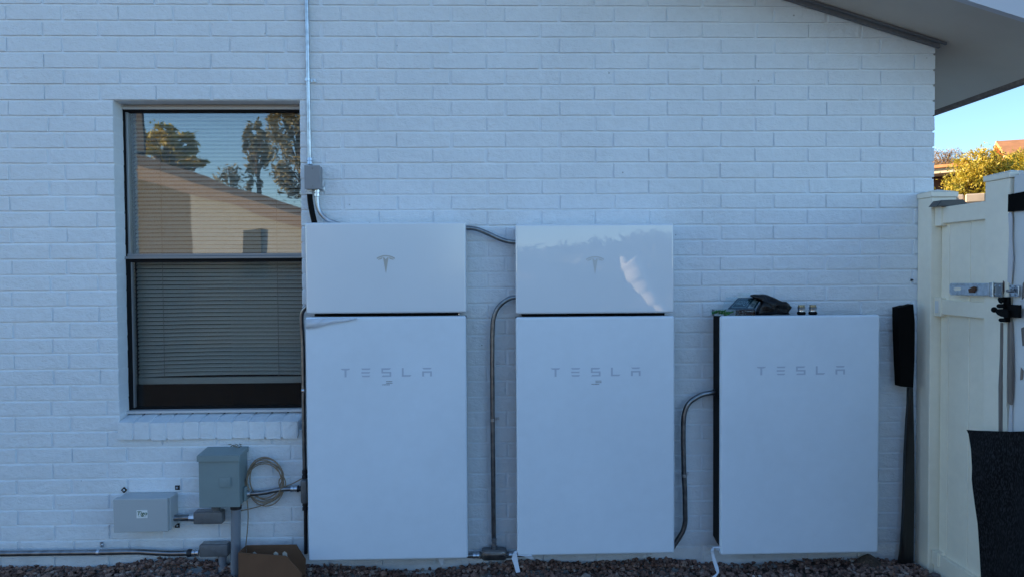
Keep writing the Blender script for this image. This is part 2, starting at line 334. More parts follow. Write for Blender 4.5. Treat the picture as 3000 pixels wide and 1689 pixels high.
# bricks
ZB = [Zj(j)+random.uniform(-.0018, .0018) for j in range(-40, 38)]
def zline(j): return ZB[j+40]
def clipbricks():
    out = []
    for R in range(-14, 37):
        z0, z1 = zline(R), zline(R-1)
        off = 0 if R % 2 else .652
        for n in range(-6, 18):
            xa, xb = Xn(n+off), Xn(n+off+1)
            sh = random.uniform(-.004, .004); xa += sh+random.uniform(-.001, .001); xb += sh+random.uniform(-.001, .001)
            if off == 0 and n == 16: xb = XC+.006
            if off and n == 15: xb = Xn(16.652)
            if off and n == 16: xb = XC+.006
            if xa > XC-.02: continue
            segs = [(xa, xb)]
            if z1 < WZ1+.02 and z0 > .66:
                segs = []
                if R % 2 == 0 and 7 < R < 26 and xa < WX0:      # closer bricks beside the window in every second course
                    if abs(xa-Xn(.652)) < .01: xa += .014; xb -= .029
                    elif abs(xb-Xn(.652)) < .01: xb += .014
                    elif abs(xa-Xn(1.652)) < .01: xa -= .029
                if xa < WX0: segs.append((xa, min(xb, WX0+.0055)))
                if xb > WX1: segs.append((max(xa, WX1-.0055), xb))
            for a, b in segs:
                if b-a < .035: continue
                if z0 > zsof((a+b)/2)+.02: continue
                out.append((R, a, b, z0, z1))
    return out
BR = clipbricks()
# jamb side bricks: merge slim closers at the window edges with their neighbour
g_ = .0048
def brick_mesh(w_, h_, seed, dep=.09):
    """uneven painted brick, local origin at centre, front at y=-.010"""
    rd = random.Random(seed)
    xs_ = [-.5, -.17, .17, .5]; V = []; Fq = []
    def J(a): return rd.uniform(-a, a)
    front = []
    tilt = J(.0007); yb = -.0098+J(.0012)
    for zi in (-1, 1):
        rowv = []
        for x in xs_:
            rowv.append((x*(w_-.006)+J(.001), yb+tilt*zi+J(.0004), (h_/2-.0028 if zi > 0 else -h_/2+.0012)+J(.0008)))
        front.append(rowv)
    V += front[0]+front[1]
    for i in range(3): Fq.append((i, i+1, 5+i, 4+i))
    ring = [0, 1, 2, 3, 7, 6, 5, 4]
    o1 = []
    for r_ in ring:
        x, y, z = V[r_]; sx = -1 if r_ in (0, 4) else (1 if r_ in (3, 7) else 0); sz_ = -1 if r_ < 4 else 1
        o1.append(len(V)); V.append((x+sx*.0024, y+(.0012 if sz_ < 0 else .0026), z+sz_*(.0012 if sz_ < 0 else .0028)))
    for i in range(8):
        a, b = ring[i], ring[(i+1) % 8]; Fq.append((a, b, o1[(i+1) % 8], o1[i])[::-1])
    o2 = []
    for k_ in o1:
        x, y, z = V[k_]; o2.append(len(V)); V.append((x, dep, z))
    for i in range(8): Fq.append((o1[i], o1[(i+1) % 8], o2[(i+1) % 8], o2[i])[::-1])
    return V, Fq
def occl(px0, py0, px1, py1):
    tot = max(0, (px1-px0)*(py1-py0)); vis = max(0, (min(px1, 3000)-max(px0, 0)))*max(0, (min(py1, 1689)-max(py0, 0)))
    for (a, b, c, d) in ((893, 654, 1368, 1635), (1511, 660, 1974, 1620), (2086, 926, 2576, 1618), (2681, 540, 3000, 1689), (580, 1307, 722, 1484), (330, 1437, 524, 1556)):
        vis -= max(0, min(px1, c)-max(px0, a))*max(0, min(py1, d)-max(py0, b))
    return vis
sc = []
for i, (R, a, b, z0, z1) in enumerate(BR):
    p, q = proj((a, 0, z1)), proj((b, 0, z0)); v = occl(p[0], p[1], q[0], q[1])
    if z1 > zsof((a+b)/2)+.06: v *= .3
    sc.append((v, i))
sc.sort(reverse=True); chosen = {i for v, i in sc[:300] if v > 0}
variants = []
for s in range(14):
    V, Fq = brick_mesh(A0-2*g_, Bc-2*g_, s); me = bpy.data.meshes.new('brick'); me.from_pydata(V, [], Fq); me.materials.append(M_brick)
    me.polygons.foreach_set('use_smooth', [True]*len(me.polygons)); me.set_sharp_from_angle(angle=math.radians(30)); variants.append(me)
allV, allF = [], []
for i, (R, a, b, z0, z1) in enumerate(BR):
    w_, h_ = (b-a)-2*g_, (z1-z0)-2*g_; cx, cz = (a+b)/2, (z0+z1)/2
    if i in chosen:
        full = abs((b-a)-A0) < .008
        if full: me = variants[random.randrange(14)]
        else:
            V, Fq = brick_mesh(w_, h_, 100+i); me = bpy.data.meshes.new('brick'); me.from_pydata(V, [], Fq); me.materials.append(M_brick)
            me.polygons.foreach_set('use_smooth', [True]*len(me.polygons)); me.set_sharp_from_angle(angle=math.radians(30))
        o = bpy.data.objects.new('brick', me); COL.objects.link(o); o.parent = house; o.location = (cx+1, random.uniform(-.0008, .0008), cz)
        if full: o.scale = (w_/(A0-2*g_), 1, h_/(Bc-2*g_))
        o.rotation_euler = (random.uniform(-.010, .010), random.uniform(-.005, .005), random.uniform(-.004, .004))
    else:
        V, Fq = brick_mesh(w_, h_, 100+i); k0 = len(allV); allV += [(x+cx, y, z+cz) for x, y, z in V]; allF += [tuple(k0+q for q in f_) for f_ in Fq]
me = bpy.data.meshes.new('brick_field'); me.from_pydata(allV, [], allF)
o = mk('brick_field', me, M_brick, house, smooth=True, kind='stuff', auto=30)
# rowlock sill bricks
sz_top_b = P(600, 1214, .05)[2]; sz_front_top = P(600, 1234, -.03)[2]; sz_bot = P(600, 1284, -.03)[2]
sx = P(343, 1260, -.03)[0]; ex = P(873, 1260, -.03)[0]; nb_s = 11; ww = (ex-sx)/nb_s
for i in range(nb_s):
    x0, x1 = sx+i*ww+.004, sx+(i+1)*ww-.004; dz = random.uniform(-.004, .003)
    bm = nb(); prism(bm, [(-.032+random.uniform(-.003, .002), sz_bot+dz), (-.032, sz_front_top+dz), (.085, sz_top_b+.004+dz*.3), (.085, sz_bot)], x0, x1, 'X', bev=.004)
    mk('sill_brick', bm, M_brick, house, smooth=True, auto=40)
bm = nb(); prism(bm, [(-.027, sz_bot+.004), (-.027, sz_front_top-.004), (.088, sz_top_b-.002), (.088, sz_bot+.004)], sx+.001, ex-.001, 'X'); mk('sill_mortar', bm, M_mortar, house)
# roof
EX = 2.719
def strip(x0, x1, d0, d1): return [(x0, zsof(x0)+d0), (x1, zsof(x1)+d0), (x1, zsof(x1)+d1), (x0, zsof(x0)+d1)]
XR = -5.0
bm = nb(); prism(bm, strip(XR, EX, 0, .02), -.42, 8.4); mk('soffit_panel', bm, M_soffit, house)
bm = nb(); prism(bm, strip(XR, EX+.07, .14, .19), -.48, 8.5); prism(bm, [(XR-7, zsof(XR)-7*.303+.14), (XR, zsof(XR)+.14), (XR, zsof(XR)+.19), (XR-7, zsof(XR)-7*.303+.19)], -.48, 8.5); mk('roof', bm, M_shingle, house)
bm = nb(); prism(bm, strip(XR, EX+.045, -.004, .138), -.455, -.422); mk('barge_board', bm, M_fascia, house)
bm = nb(); box(bm, EX+.002, EX+.045, -.420, 8.4, zsof(EX)-.022, zsof(EX)+.125, .003); mk('eave_fascia', bm, M_eavewood, house)
bm = nb(); box(bm, EX+.046, EX+.062, -.44, 8.4, zsof(EX)-.002, zsof(EX)+.12, .002); mk('drip_edge', bm, M_fascia, house)
# rake trim against the wall: two step moulding
bm = nb(); prism(bm, strip(XR, XC+.012, -.031, -.001), -.030, -.011, bev=.003); prism(bm, strip(XR, XC+.035, -.013, -.001), -.048, -.0305, bev=.003)
mk('rake_trim', bm, M_trimdark, house, smooth=True, auto=40)
# dark room behind the window
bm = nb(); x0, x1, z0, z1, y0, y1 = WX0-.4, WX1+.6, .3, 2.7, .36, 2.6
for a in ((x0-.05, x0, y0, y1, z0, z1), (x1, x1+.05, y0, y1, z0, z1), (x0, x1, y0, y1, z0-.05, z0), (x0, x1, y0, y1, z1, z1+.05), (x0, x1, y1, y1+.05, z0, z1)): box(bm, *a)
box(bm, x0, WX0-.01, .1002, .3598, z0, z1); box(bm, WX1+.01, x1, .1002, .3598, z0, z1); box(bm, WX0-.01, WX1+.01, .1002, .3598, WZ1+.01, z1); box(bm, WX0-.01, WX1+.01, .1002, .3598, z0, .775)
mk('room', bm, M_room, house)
# window
YW = .088
win = mk('window', B(WX0-.003, WX1+.003, YW+.004, YW+.05, WZ1-.012, WZ1-.0), M_aluw, house)
zt = P(600, 326, YW)[2]; zm = P(600, 752, YW)[2]; zb = P(600, 1198, YW)[2]; xl = P(366, 760, YW)[0]
# head: plaster strip, jamb strip
mk('frame', B(WX0-.004, xl-.012, YW-.012, YW+.03, .80, WZ1-.013), M_aluw, win)
mk('frame', B(xl-.0118, WX1+.01, YW-.012, YW+.028, zt+.006, WZ1-.0132), M_aluw, win)
mk('frame', B(xl-.0118, WX1+.01, YW-.03, YW+.03, .795, zb+.001, .002), M_aluw, win)
bm = nb(); box(bm, xl-.0115, xl+.014, YW-.004, YW+.05, zb+.002, zt+.0055); box(bm, xl+.0145, WX1+.01, YW-.002, YW+.05, zt-.004, zt+.0052); box(bm, xl+.0145, WX1+.01, YW+.01, YW+.05, zb+.002, zb+.012); mk('gasket', bm, M_gasket, win)
bm = nb(); box(bm, xl+.0145, xl+.026, YW+.002, YW+.03, zm+.002, zt-.0045, .002); mk('sash', bm, M_alu, win)
bm = nb(); box(bm, xl-.002, WX1+.01, YW-.016, YW+.03, zm-.010, zm+.003, .002); box(bm, xl+.014, WX1+.01, YW-.005, YW+.03, zm+.0035, zm+.016, .002); mk('meeting_rail', bm, M_alu, win)
bm = nb(); box(bm, xl+.0144, xl+.030, YW-.003, YW+.03, zb+.0125, zm-.0105); box(bm, xl+.0305, WX1+.01, YW-.003, YW+.03, zm-.026, zm-.0105); mk('gasket', bm, M_gasket, win)
bm = nb(); box(bm, xl+.0306, xl+.034, YW-.004, YW+.02, zb+.013, zm-.0265); mk('sash', bm, M_alu, win)
bm = nb(); box(bm, xl+.026, WX1+.02, YW+.016, YW+.020, zm+.012, zt-.003); mk('glass_pane', bm, M_glass, win)
bm = nb(); box(bm, xl+.034, WX1+.02, YW+.024, YW+.028, zb+.012, zm-.02); mk('glass_pane', bm, M_glass2, win)
bm = nb(); box(bm, xl+.032, WX1+.02, YW+.006, YW+.007, zb+.012, zm-.02); mk('insect_screen', bm, M_screen, win)
# blind
blind = thing('window_blind', 'pale horizontal slat blind lowered inside the tall window', 'blind', (-1.4, .2, 2.3))
YB = .185; zblt = zt+.03; zbl = P(600, 1100, YB)[2]; bx0, bx1 = xl+.012, WX1+.10
n_s = int(round((zblt-zbl)/.0204))
sx_ = np.linspace(0, 1, 9)
base = None
for i in range(n_s):
    zc = zbl+.012+(zblt-zbl)*i/n_s
    bow = .010*max(0, 1-i/26)
    bm = nb(); A_ = []
    for u in sx_:
        x = bx0+(bx1-bx0)*u; dz = bow*(math.sin(math.pi*min(1, u*.95))-.6)+.0009*noise.noise(Vector((u*3, i*.9, 0)))
        A_.append([bm.verts.new((x, YB+a_, zc+dz+b_)) for a_, b_ in ((-.0075, -.0088), (-.0052, .0), (.0050, .0085))])
    for a_, b_ in zip(A_, A_[1:]):
        for k_ in (0, 1): bm.faces.new((a_[k_], b_[k_], b_[k_+1], a_[k_+1]))
    mk('slat', bm, M_slat, blind, smooth=True)
zr0, zr1 = P(600, 1122, YB)[2], P(600, 1103, YB)[2]
mk('bottom_rail', B(bx0, bx1, YB-.012, YB+.012, zr0, zr1, .003), M_slat, blind)
for px in (484, 818):
    bm = nb(); x = P(px, 1000, YB)[0]; tube(bm, [(x, YB-.014, zr1), (x, YB-.014, zblt)], .0014, 6, 0); mk('ladder_cord', bm, mat('cord', (.35, .34, .32), .8) if px == 484 else bpy.data.materials['cord'], blind)
# ------------------------------------------------------------------ battery cabinets
def letters(w_, h_):
    """five spaced letters as polygons in a unit box each"""
    T = [[(0, 1), (1, 1), (.86, .84), (.60, .80), (.60, 0), (.40, 0), (.40, .80), (.14, .84)]]
    E = [[(.0, 1), (1, 1), (.86, .83), (.14, .83)], [(.04, .58), (.96, .58), (.84, .41), (.04, .41)], [(.04, .17), (.96, .17), (.84, 0), (.16, 0)]]
    Sx = [[(0, 1), (1, 1), (.82, .82), (.17, .82), (.17, .585), (0, .585)], [(0, .58), (1, .58), (1, 0), (.83, 0), (.83, .41), (0, .41)], [(0, 0), (.826, 0), (.826, .17), (.14, .17)]]
    Lx = [[(0, 1), (.19, 1), (.19, .18), (1, .18), (.84, 0), (0, 0)]]
    Ax = [[(0, 1), (1, 1), (.84, .83), (.16, .83)], [(0, .60), (1, .60), (1, 0), (.82, 0), (.82, .42), (.19, .42), (.19, 0), (0, 0)]]
    return [T, E, Sx, Lx, Ax]
def slab_cover(x0, x1, z0, z1, yf, yb, r=.007):
    return B(x0, x1, yf, yb, z0, z1, r, 4)
def cabinet(name, label, x0, x1, z0, z1, yf=-.16, film=False, sticker=False, tilt=0, gapside=0):
    t = thing(name, label, 'battery cabinet', ((x0+x1)/2, -.01, z0), 'white wall mounted battery cabinets')
    mk('cover', slab_cover(x0, x1, z0, z1, yf, yf+.034, .011), M_batt, t)
    bm = nb(); prism(bm, [(x0+.003, z0+.05), (x0+.022, z0+.012), (x1-.022, z0+.012), (x1-.003, z0+.05), (x1-.003, z1-.006), (x0+.003, z1-.006)], yf+.0325, -.028, bev=.003)
    mk('chassis', bm, M_black, t)
    bm = nb(); box(bm, x0+.12, x1-.12, -.0275, -.0105, z0+.25, z1-.15); mk('mounting_bracket', bm, M_nut, t)
    cx = (x0+x1)/2; pitch = .0955; lw, lh = .0455, .0405; zt_ = z1-.243
    for i, Lp in enumerate(letters(lw, lh)):
        xo = cx+(i-2)*pitch-lw/2
        bm = nb()
        for poly in Lp: prism(bm, [(xo+p[0]*lw, zt_-lh+p[1]*lh) for p in poly], yf-.0010, yf+.001)
        mk('letter', bm, M_letter, t)
    if sticker:
        bm = nb(); sx0 = cx-.001
        for k_, (a_, b_) in enumerate(((.0, .030), (.0, .030), (-.019, .018))):
            zz = zt_-lh-.024-k_*.0075; u = a_
            while u < b_-.002:
                l_ = random.uniform(.002, .006); prism(bm, [(sx0+u, zz), (sx0+min(u+l_, b_), zz+.0003), (sx0+min(u+l_, b_), zz+.0028), (sx0+u, zz+.0025)], yf-.0006, yf+.001); u += l_+.0011
        mk('serial_print', bm, M_print, t)
    # mounting feet hanging under the case
    bm = nb()
    for xx in (x0+.05, x1-.06): prism(bm, [(xx-.022, z0+.011), (xx+.022, z0+.011), (xx+.008, z0-.010), (xx-.008, z0-.010)], -.10, -.05)
    mk('foot', bm, M_black, t)
    return t
pw1 = cabinet('battery_cabinet', 'white battery cabinet left of the other two, beside the window and cardboard box', -.878, -.124, .127, 1.283, film=True, sticker=True)
pw2 = cabinet('battery_cabinet', 'white battery cabinet in the middle, under the glossy panel with a reflected skyline', .110, .866, .135, 1.275, sticker=True)
pw3 = cabinet('battery_cabinet', 'white battery cabinet without upper box, black left side, bag and fittings on top', 1.088, 1.857, .121, 1.272)
# wrinkled film corner on first cabinet
bm = nb(); f0 = [P(p[0], p[1], -.1625) for p in ((896, 934), (935, 931), (990, 930), (1048, 931))]; f1 = [P(p[0], p[1], -.166) for p in ((897, 961), (925, 957), (968, 945), (1040, 935))]
vv0 = [bm.verts.new(p) for p in f0]; vv1 = [bm.verts.new(p) for p in f1]
for i in range(3): bm.faces.new((vv0[i], vv0[i+1], vv1[i+1], vv1[i]))
thicken(bm, .0012); tube(bm, [P(918, 957, -.167), P(934, 943, -.167), P(950, 931, -.166)], .0012, 6)
tube(bm, [P(898, 962, -.166), P(926, 958, -.167), P(970, 946, -.167), P(1044, 935, -.166)], .0014, 6)
mk('loose_film', bm, M_film, pw1, smooth=True)
def inverter(label, x0, x1, z0, z1, m_cover, m_emblem, yf=-.165):
    t = thing('inverter_cabinet', label, 'inverter cabinet', ((x0+x1)/2, -.01, z0), 'white inverter cabinets above the batteries')
    mk('cover', slab_cover(x0, x1, z0, z1, yf, yf+.125, .009), m_cover, t)
    mk('chassis', B(x0+.01, x1-.01, yf+.1255, -.012, z0+.006, z1-.008, .003), M_alubody, t)
    bm = nb(); cx = (x0+x1)/2; zc = (z0+z1)/2+.016; s = .0425; y0_, y1_ = yf-.0010, yf+.001
    n = 10; outer = [(cx+s*u, zc+s*(1.0-.30*u*u)) for u in np.linspace(-1, 1, n)]; inner = [(cx+s*u*.97, zc+s*(.86-.30*u*u)) for u in np.linspace(1, -1, n)]
    for i in range(n-1):
        a, b = outer[i], outer[i+1]; c, d = inner[n-2-i], inner[n-1-i]; prism(bm, [a, b, c, d], y0_, y1_)
    # body: two wings and the pointed stem
    prism(bm, [(cx-.88*s, zc+.54*s), (cx-.80*s, zc+.48*s), (cx-.45*s, zc+.56*s), (cx-.32*s, zc+.74*s), (cx-.52*s, zc+.72*s)], y0_, y1_)
    prism(bm, [(cx+.88*s, zc+.54*s), (cx+.80*s, zc+.48*s), (cx+.45*s, zc+.56*s), (cx+.32*s, zc+.74*s), (cx+.52*s, zc+.72*s)], y0_, y1_)
    prism(bm, [(cx-.315*s, zc+.74*s), (cx-.16*s, zc+.73*s), (cx, zc+.52*s), (cx+.16*s, zc+.73*s), (cx+.315*s, zc+.74*s), (cx+.24*s, zc+.40*s), (cx, zc-1.0*s), (cx-.24*s, zc+.40*s)], y0_-.0003, y1_)
    mk('emblem', bm, m_emblem, t)
    bm = nb(); box(bm, x0+.03, x1-.035, -.13, -.05, z0-.0145, z0-.003, .002); tube(bm, [(x0+.06, -.135, z0-.010), (x0+.25, -.137, z0-.006), (x0+.42, -.135, z0-.011), (x0+.66, -.137, z0-.006)], .0035, 8)
    mk('wiring_strap', bm, M_black, t)
    bm = nb(); tube(bm, [(x1-.035, -.15, z0-.008), (x1-.030, -.12, z0-.008)], .004, 8); mk('screw', bm, M_zinc, t)
    return t
inverter('white inverter cabinet nearest the window, with grey T emblem and soft reflections', -.871, -.123, 1.299, 1.722, M_inv1, M_emb)
inverter('white inverter cabinet in the middle of the wall, with a skyline and pale streak reflected', .111, .860, 1.290, 1.710, M_inv, M_emb2)
# ------------------------------------------------------------------ conduit and boxes
def coupling(parent, p0, p1, r=.015, mat_=None, name='coupling', nut=True):
    bm = nb(); ringstack(bm, p0, p1, [(0, r*.92), (.05, r*1.15), (.42, r*1.15), (.46, r*.86), (.56, r*.86), (.60, r*1.08), (.98, r*1.08), (1, r*.95)], 12)
    return mk(name, bm, mat_ or M_zinc, parent, smooth=True, auto=35)
def strap(parent, c, r, d=(1, 0), tab=.028):
    """one hole strap round a pipe centred at c; d direction of the tab in x,z"""
    bm = nb(); c = Vector([float(q) for q in c]); dx, dz = d
    ax = Vector((-dz, 0, dx)) if True else None
    ax = Vector((dz, 0, -dx))
    ringstack(bm, c-ax*.007, c+ax*.007, [(0, r+.0005), (.05, r+.003), (.95, r+.003), (1, r+.0005)], 14)
    q = c+Vector((dx, 0, dz))*(r+tab/2)
    box(bm, q.x-(tab/2 if dx else .007), q.x+(tab/2 if dx else .007), -.016, -.011, q.z-(tab/2 if dz else .007), q.z+(tab/2 if dz else .007))
    ringstack(bm, (q.x, -.023, q.z), (q.x, -.016, q.z), [(0, .003), (.4, .0052), (1, .0052)], 8)
    return mk('strap', bm, M_zinc, parent, smooth=True, auto=35)
r_emt = .0112
# rising conduit over the wall
c1 = thing('conduit', 'straight vertical metal conduit running up the wall beside the window top', 'conduit', P(905, 460, -.026))
bm = nb(); top = P(899, 0, -.026); low = P(907, 466, -.026); dirv = (top-low); top2 = low+dirv*1.25
tube(bm, [low, top2], r_emt*.92, 16, 0); mk('pipe', bm, M_galvb, c1, smooth=True, auto=60)
strap(c1, P(902, 235, -.026), r_emt*.92, (1, 0), .026)
coupling(c1, P(908, 463, -.026), P(908, 483, -.030), .0125)
jb = thing('junction_box', 'small square grey junction box on the wall right of the window', 'junction box', P(914, 553, -.03))
a, b = P(891, 485, -.075), P(937, 554, -.075); mk('box', B(a[0]+.002, b[0]-.001, -.070, -.012, b[2]+.001, a[2], .003), M_jb, jb)
mk('cover', B(a[0], b[0]+.001, -.0745, -.0702, b[2], a[2]+.001, .002), M_jb, jb)
for py in (493, 546):
    p = P(915, py, -.075); bm = nb(); ringstack(bm, (p[0], -.0765, p[2]), (p[0], -.0744, p[2]), [(0, .003), (1, .004)], 8); mk('screw', bm, M_galv_dim, jb)
p = P(946, 553, -.02); bm = nb(); box(bm, p[0]-.006, p[0]+.007, -.018, -.011, p[2]-.012, p[2]+.012, .002); ringstack(bm, (p[0], -.026, p[2]), (p[0], -.018, p[2]), [(0, .004), (1, .005)], 8); tube(bm, [(b[0]-.002, -.03, p[2]), (p[0]-.004, -.016, p[2])], .003, 6, 0); mk('mounting_tab', bm, M_zinc, jb)
fx = thing('flexible_conduit', 'short black flexible conduit dropping from the junction box behind the first inverter', 'conduit', P(905, 560, -.04))
bm = nb(); tube(bm, [P(907, 566, -.045), P(909, 590, -.047), P(914, 620, -.05), P(922, 655, -.055), P(930, 690, -.058)], .0135, 14); mk('hose', bm, M_black, fx, smooth=True)
coupling(fx, P(906, 570, -.045), P(906, 556, -.045), .0145, mat('white_nylon', (.6, .6, .6), .4))
fx2 = thing('conduit', 'curved metal conduit bending right from the junction box to the first inverter top', 'conduit', P(929, 560, -.04))
bm = nb(); tube(bm, [P(929, 572, -.045), P(929.5, 590, -.045), P(932, 607, -.045), P(941, 627, -.045), P(960, 644, -.045), P(983, 653, -.045), P(1010, 662, -.045)], r_emt*.95, 14); mk('pipe', bm, M_galvb, fx2, smooth=True)
coupling(fx2, P(929, 577, -.045), P(929, 556, -.045), .013)
bm = nb(); p = P(1083, 655, -.05); ringstack(bm, (p[0], -.05, p[2]-.02), (p[0], -.05, p[2]+.006), [(0, .006), (.8, .006), (1, .003)], 8)
o = mk('bolt', bm, M_nut); tag(o, 'tiny bolt head peeping above the first inverter top edge', 'bolt')
# conduit between inverters
c2 = thing('conduit', 'short sagging metal conduit between the tops of the two inverters', 'conduit', P(1440, 690, -.05))
bm = nb(); tube(bm, [P(1350, 667, -.05), P(1370, 668, -.05), P(1396, 671, -.05), P(1427, 683, -.05), P(1457, 697, -.05), P(1482, 706, -.05), P(1510, 710, -.05), P(1535, 710, -.05)], r_emt, 16); mk('pipe', bm, M_galv_dim, c2, smooth=True)
# conduit from inverter 2 down to tee body
c3 = thing('conduit', 'tall metal conduit curving from second inverter down to the tee fitting', 'conduit', P(1446, 1600, -.05))
bm = nb(); tube(bm, [P(1535, 869, -.05), P(1511, 870, -.05), P(1494, 873, -.05), P(1475, 884, -.05), P(1457, 903, -.05), P(1447, 928, -.05), P(1443, 960, -.05), P(1442, 1050, -.05), P(1443, 1230, -.05), P(1445, 1420, -.05), P(1446.5, 1580, -.05)], r_emt, 16, 8); mk('pipe', bm, M_galv_dim, c3, smooth=True)
strap(c3, P(1443, 1229, -.05), r_emt, (1, 0), .022)
coupling(c3, P(1447, 1574, -.05), P(1447.5, 1598, -.05), .0125)
tee = thing('conduit_tee', 'cast tee conduit fitting with oval cover, low between the first two batteries', 'conduit fitting', P(1447, 1638, -.05))
a, b = P(1405, 1613, -.06), P(1491, 1636, -.06)
bm = nb(); prism(bm, roundrect(P(1411, 1625, -.08)[0], P(1485, 1625, -.08)[0], b[2]+.0, P(1448, 1607, -.06)[2], .014), -.074, -.03, bev=.004)
pc = P(1448, 1624, -.05); ringstack(bm, (a[0], -.052, pc[2]), (b[0], -.052, pc[2]), [(0, .0150), (.08, .0150), (.10, .0135), (.9, .0135), (.92, .0150), (1, .0150)], 16)
ringstack(bm, P(1447.5, 1596, -.05), P(1447.5, 1616, -.05), [(0, .0155), (.5, .0155), (1, .0135)], 16); mk('body', bm, M_alubody, tee, smooth=True, auto=40)
bm = nb(); prism(bm, roundrect(P(1412, 1625, -.078)[0], P(1484, 1625, -.078)[0], P(1448, 1639, -.078)[2], P(1448, 1615, -.078)[2], .0185), -.0785, -.0745, bev=.0015); mk('cover', bm, M_galv_dim, tee, smooth=True, auto=40)
bm = nb(); prism(bm, roundrect(P(1422, 1625, -.083)[0], P(1473, 1625, -.083)[0], P(1448, 1633, -.083)[2], P(1448, 1618, -.083)[2], .0115), -.0835, -.0787, bev=.003); mk('cover_boss', bm, M_galv_dim, tee, smooth=True, auto=40)
for px in (1417, 1479):
    p = P(px, 1626, -.08); bm = nb(); ringstack(bm, (p[0], -.0815, p[2]), (p[0], -.0786, p[2]), [(0, .0025), (1, .0035)], 8); mk('screw', bm, M_zinc, tee)
c3b = thing('conduit', 'short horizontal conduit stub from the first battery into the tee fitting', 'conduit', P(1385, 1625, -.05))
bm = nb(); tube(bm, [(P(1340, 1625, -.05)[0], -.052, pc[2]), (P(1388, 1625, -.05)[0], -.052, pc[2])], r_emt, 16, 0); mk('pipe', bm, M_galv_dim, c3b, smooth=True, auto=60)
coupling(c3b, (P(1385, 1625, -.05)[0], -.052, pc[2]), (a[0]-.001, -.052, pc[2]), .0130)
c3c = thing('conduit', 'short horizontal conduit stub from the tee fitting into the second battery', 'conduit', P(1500, 1625, -.05))
coupling(c3c, (P(1511, 1625, -.05)[0], -.052, pc[2]), (b[0]+.001, -.052, pc[2]), .0130)
bm = nb(); tube(bm, [(P(1508, 1625, -.05)[0], -.052, pc[2]), (P(1540, 1625, -.05)[0], -.052, pc[2])], r_emt, 16, 0); mk('pipe', bm, M_galv_dim, c3c, smooth=True, auto=60)
# conduit battery 2 - battery 3
c4 = thing('conduit', 'long S shaped metal conduit joining the middle battery to the right battery', 'conduit', P(2005, 1580, -.05))
pts = [(425, 126), (380, 127), (350, 130), (290, 141), (232, 168), (182, 207), (152, 262), (139, 330), (136, 450), (138, 600), (142, 770), (148, 900), (150, 1050), (150, 1130), (133, 1195), (105, 1245), (75, 1290), (50, 1330)]
bm = nb(); tube(bm, [P(1950+x/2.636, 1100+y/2.636, -.05) for x, y in pts], r_emt*1.08, 16); mk('pipe', bm, M_galv_dim, c4, smooth=True)
strap(c4, P(2003.5, 1391, -.05), r_emt*1.08, (1, 0), .020)
bm = nb(); p = P(2092, 1148, -.05); ringstack(bm, (p[0]-.006, -.05, p[2]), (p[0]+.02, -.05, p[2]-.001), [(0, .0135), (.1, .0155), (.5, .0155), (.55, .013), (1, .013)], 14); mk('coupling', bm, M_nut, c4, smooth=True, auto=40)
# conduit along the left edge of battery 1
c5 = thing('conduit', 'vertical conduit mostly hidden along the window side of the first battery', 'conduit', P(888, 1380, -.04))
bm = nb(); tube(bm, [P(905, 893, -.05), P(893, 903, -.045), P(885.5, 915, -.04), P(883.5, 935, -.035), P(885, 970, -.03), P(888, 1030, -.03), P(889.5, 1140, -.03), P(890.5, 1270, -.03), P(893, 1385, -.03)], r_emt*.9, 14); mk('pipe', bm, M_galv_dim, c5, smooth=True)
strap(c5, P(889, 1143, -.03), r_emt*.9, (0, 1), .001)
bm = nb(); ringstack(bm, P(893, 1374, -.03), P(893, 1400, -.03), [(0, .011), (.05, .0135), (.4, .0135), (.45, .011), (.6, .011), (.65, .014), (1, .014)], 12); mk('coupling', bm, M_nut, c5, smooth=True, auto=40)
a, b = P(883, 1401, -.04), P(905, 1470, -.04); mk('conduit_body', B(a[0], b[0], -.065, -.012, b[2], a[2], .010, 3), M_alubody, c5, smooth=True, auto=40)
bm = nb(); ringstack(bm, P(894, 1470, -.03), P(894, 1492, -.03), [(0, .014), (.4, .014), (.45, .011), (.6, .011), (.62, .0135), (1, .0135)], 12); tube(bm, [P(895, 1490, -.03), P(896, 1620, -.03)], .009, 10, 0); mk('lower_coupling', bm, M_nut, c5, smooth=True, auto=40)
# grey disconnect box with sloping lid
YD = -.135
dbx = thing('electrical_box', 'dark grey metal disconnect box with sloped lid under the window sill', 'electrical box', P(640, 1484, -.07))
a, b = P(580, 1334, YD), P(703, 1484, YD); tb = P(690, 1306, -.012)
mk('body', B(a[0]+.004, b[0]-.004, YD+.012, -.0115, b[2]+.004, a[2]-.012, .002), M_greybox, dbx)
mk('door', B(a[0]+.001, b[0]-.0005, YD, YD+.0115, b[2], a[2]-.014, .003), M_greybox, dbx)
bm = nb(); prism(bm, [(YD-.008, a[2]-.026), (YD-.008, a[2]+.002), (-.012, tb[2]), (-.012, a[2]-.0118), (YD+.013, a[2]-.0118), (YD-.0015, a[2]-.026)], a[0]-.004, b[0]+.004, 'X', bev=.0015); mk('lid', bm, M_greybox, dbx)
p0, p1 = P(643, 1396, YD), P(677, 1425, YD)
bm = nb(); prism(bm, roundrect(p0[0], p1[0], p1[2], p0[2], .004), YD-.0045, YD+.001, bev=.0035); mk('latch_emboss', bm, M_greybox, dbx, smooth=True, auto=40)
mk('side_hub', B(b[0]-.002, b[0]+.012, -.085, -.035, P(706, 1462, -.06)[2], P(706, 1422, -.06)[2], .003), M_greybox, dbx)
lt_ = thing('dry_leaves', 'few dry leaf scraps lying on the grey metal box lid', 'leaves', P(690, 1305, -.05))
bm = nb()
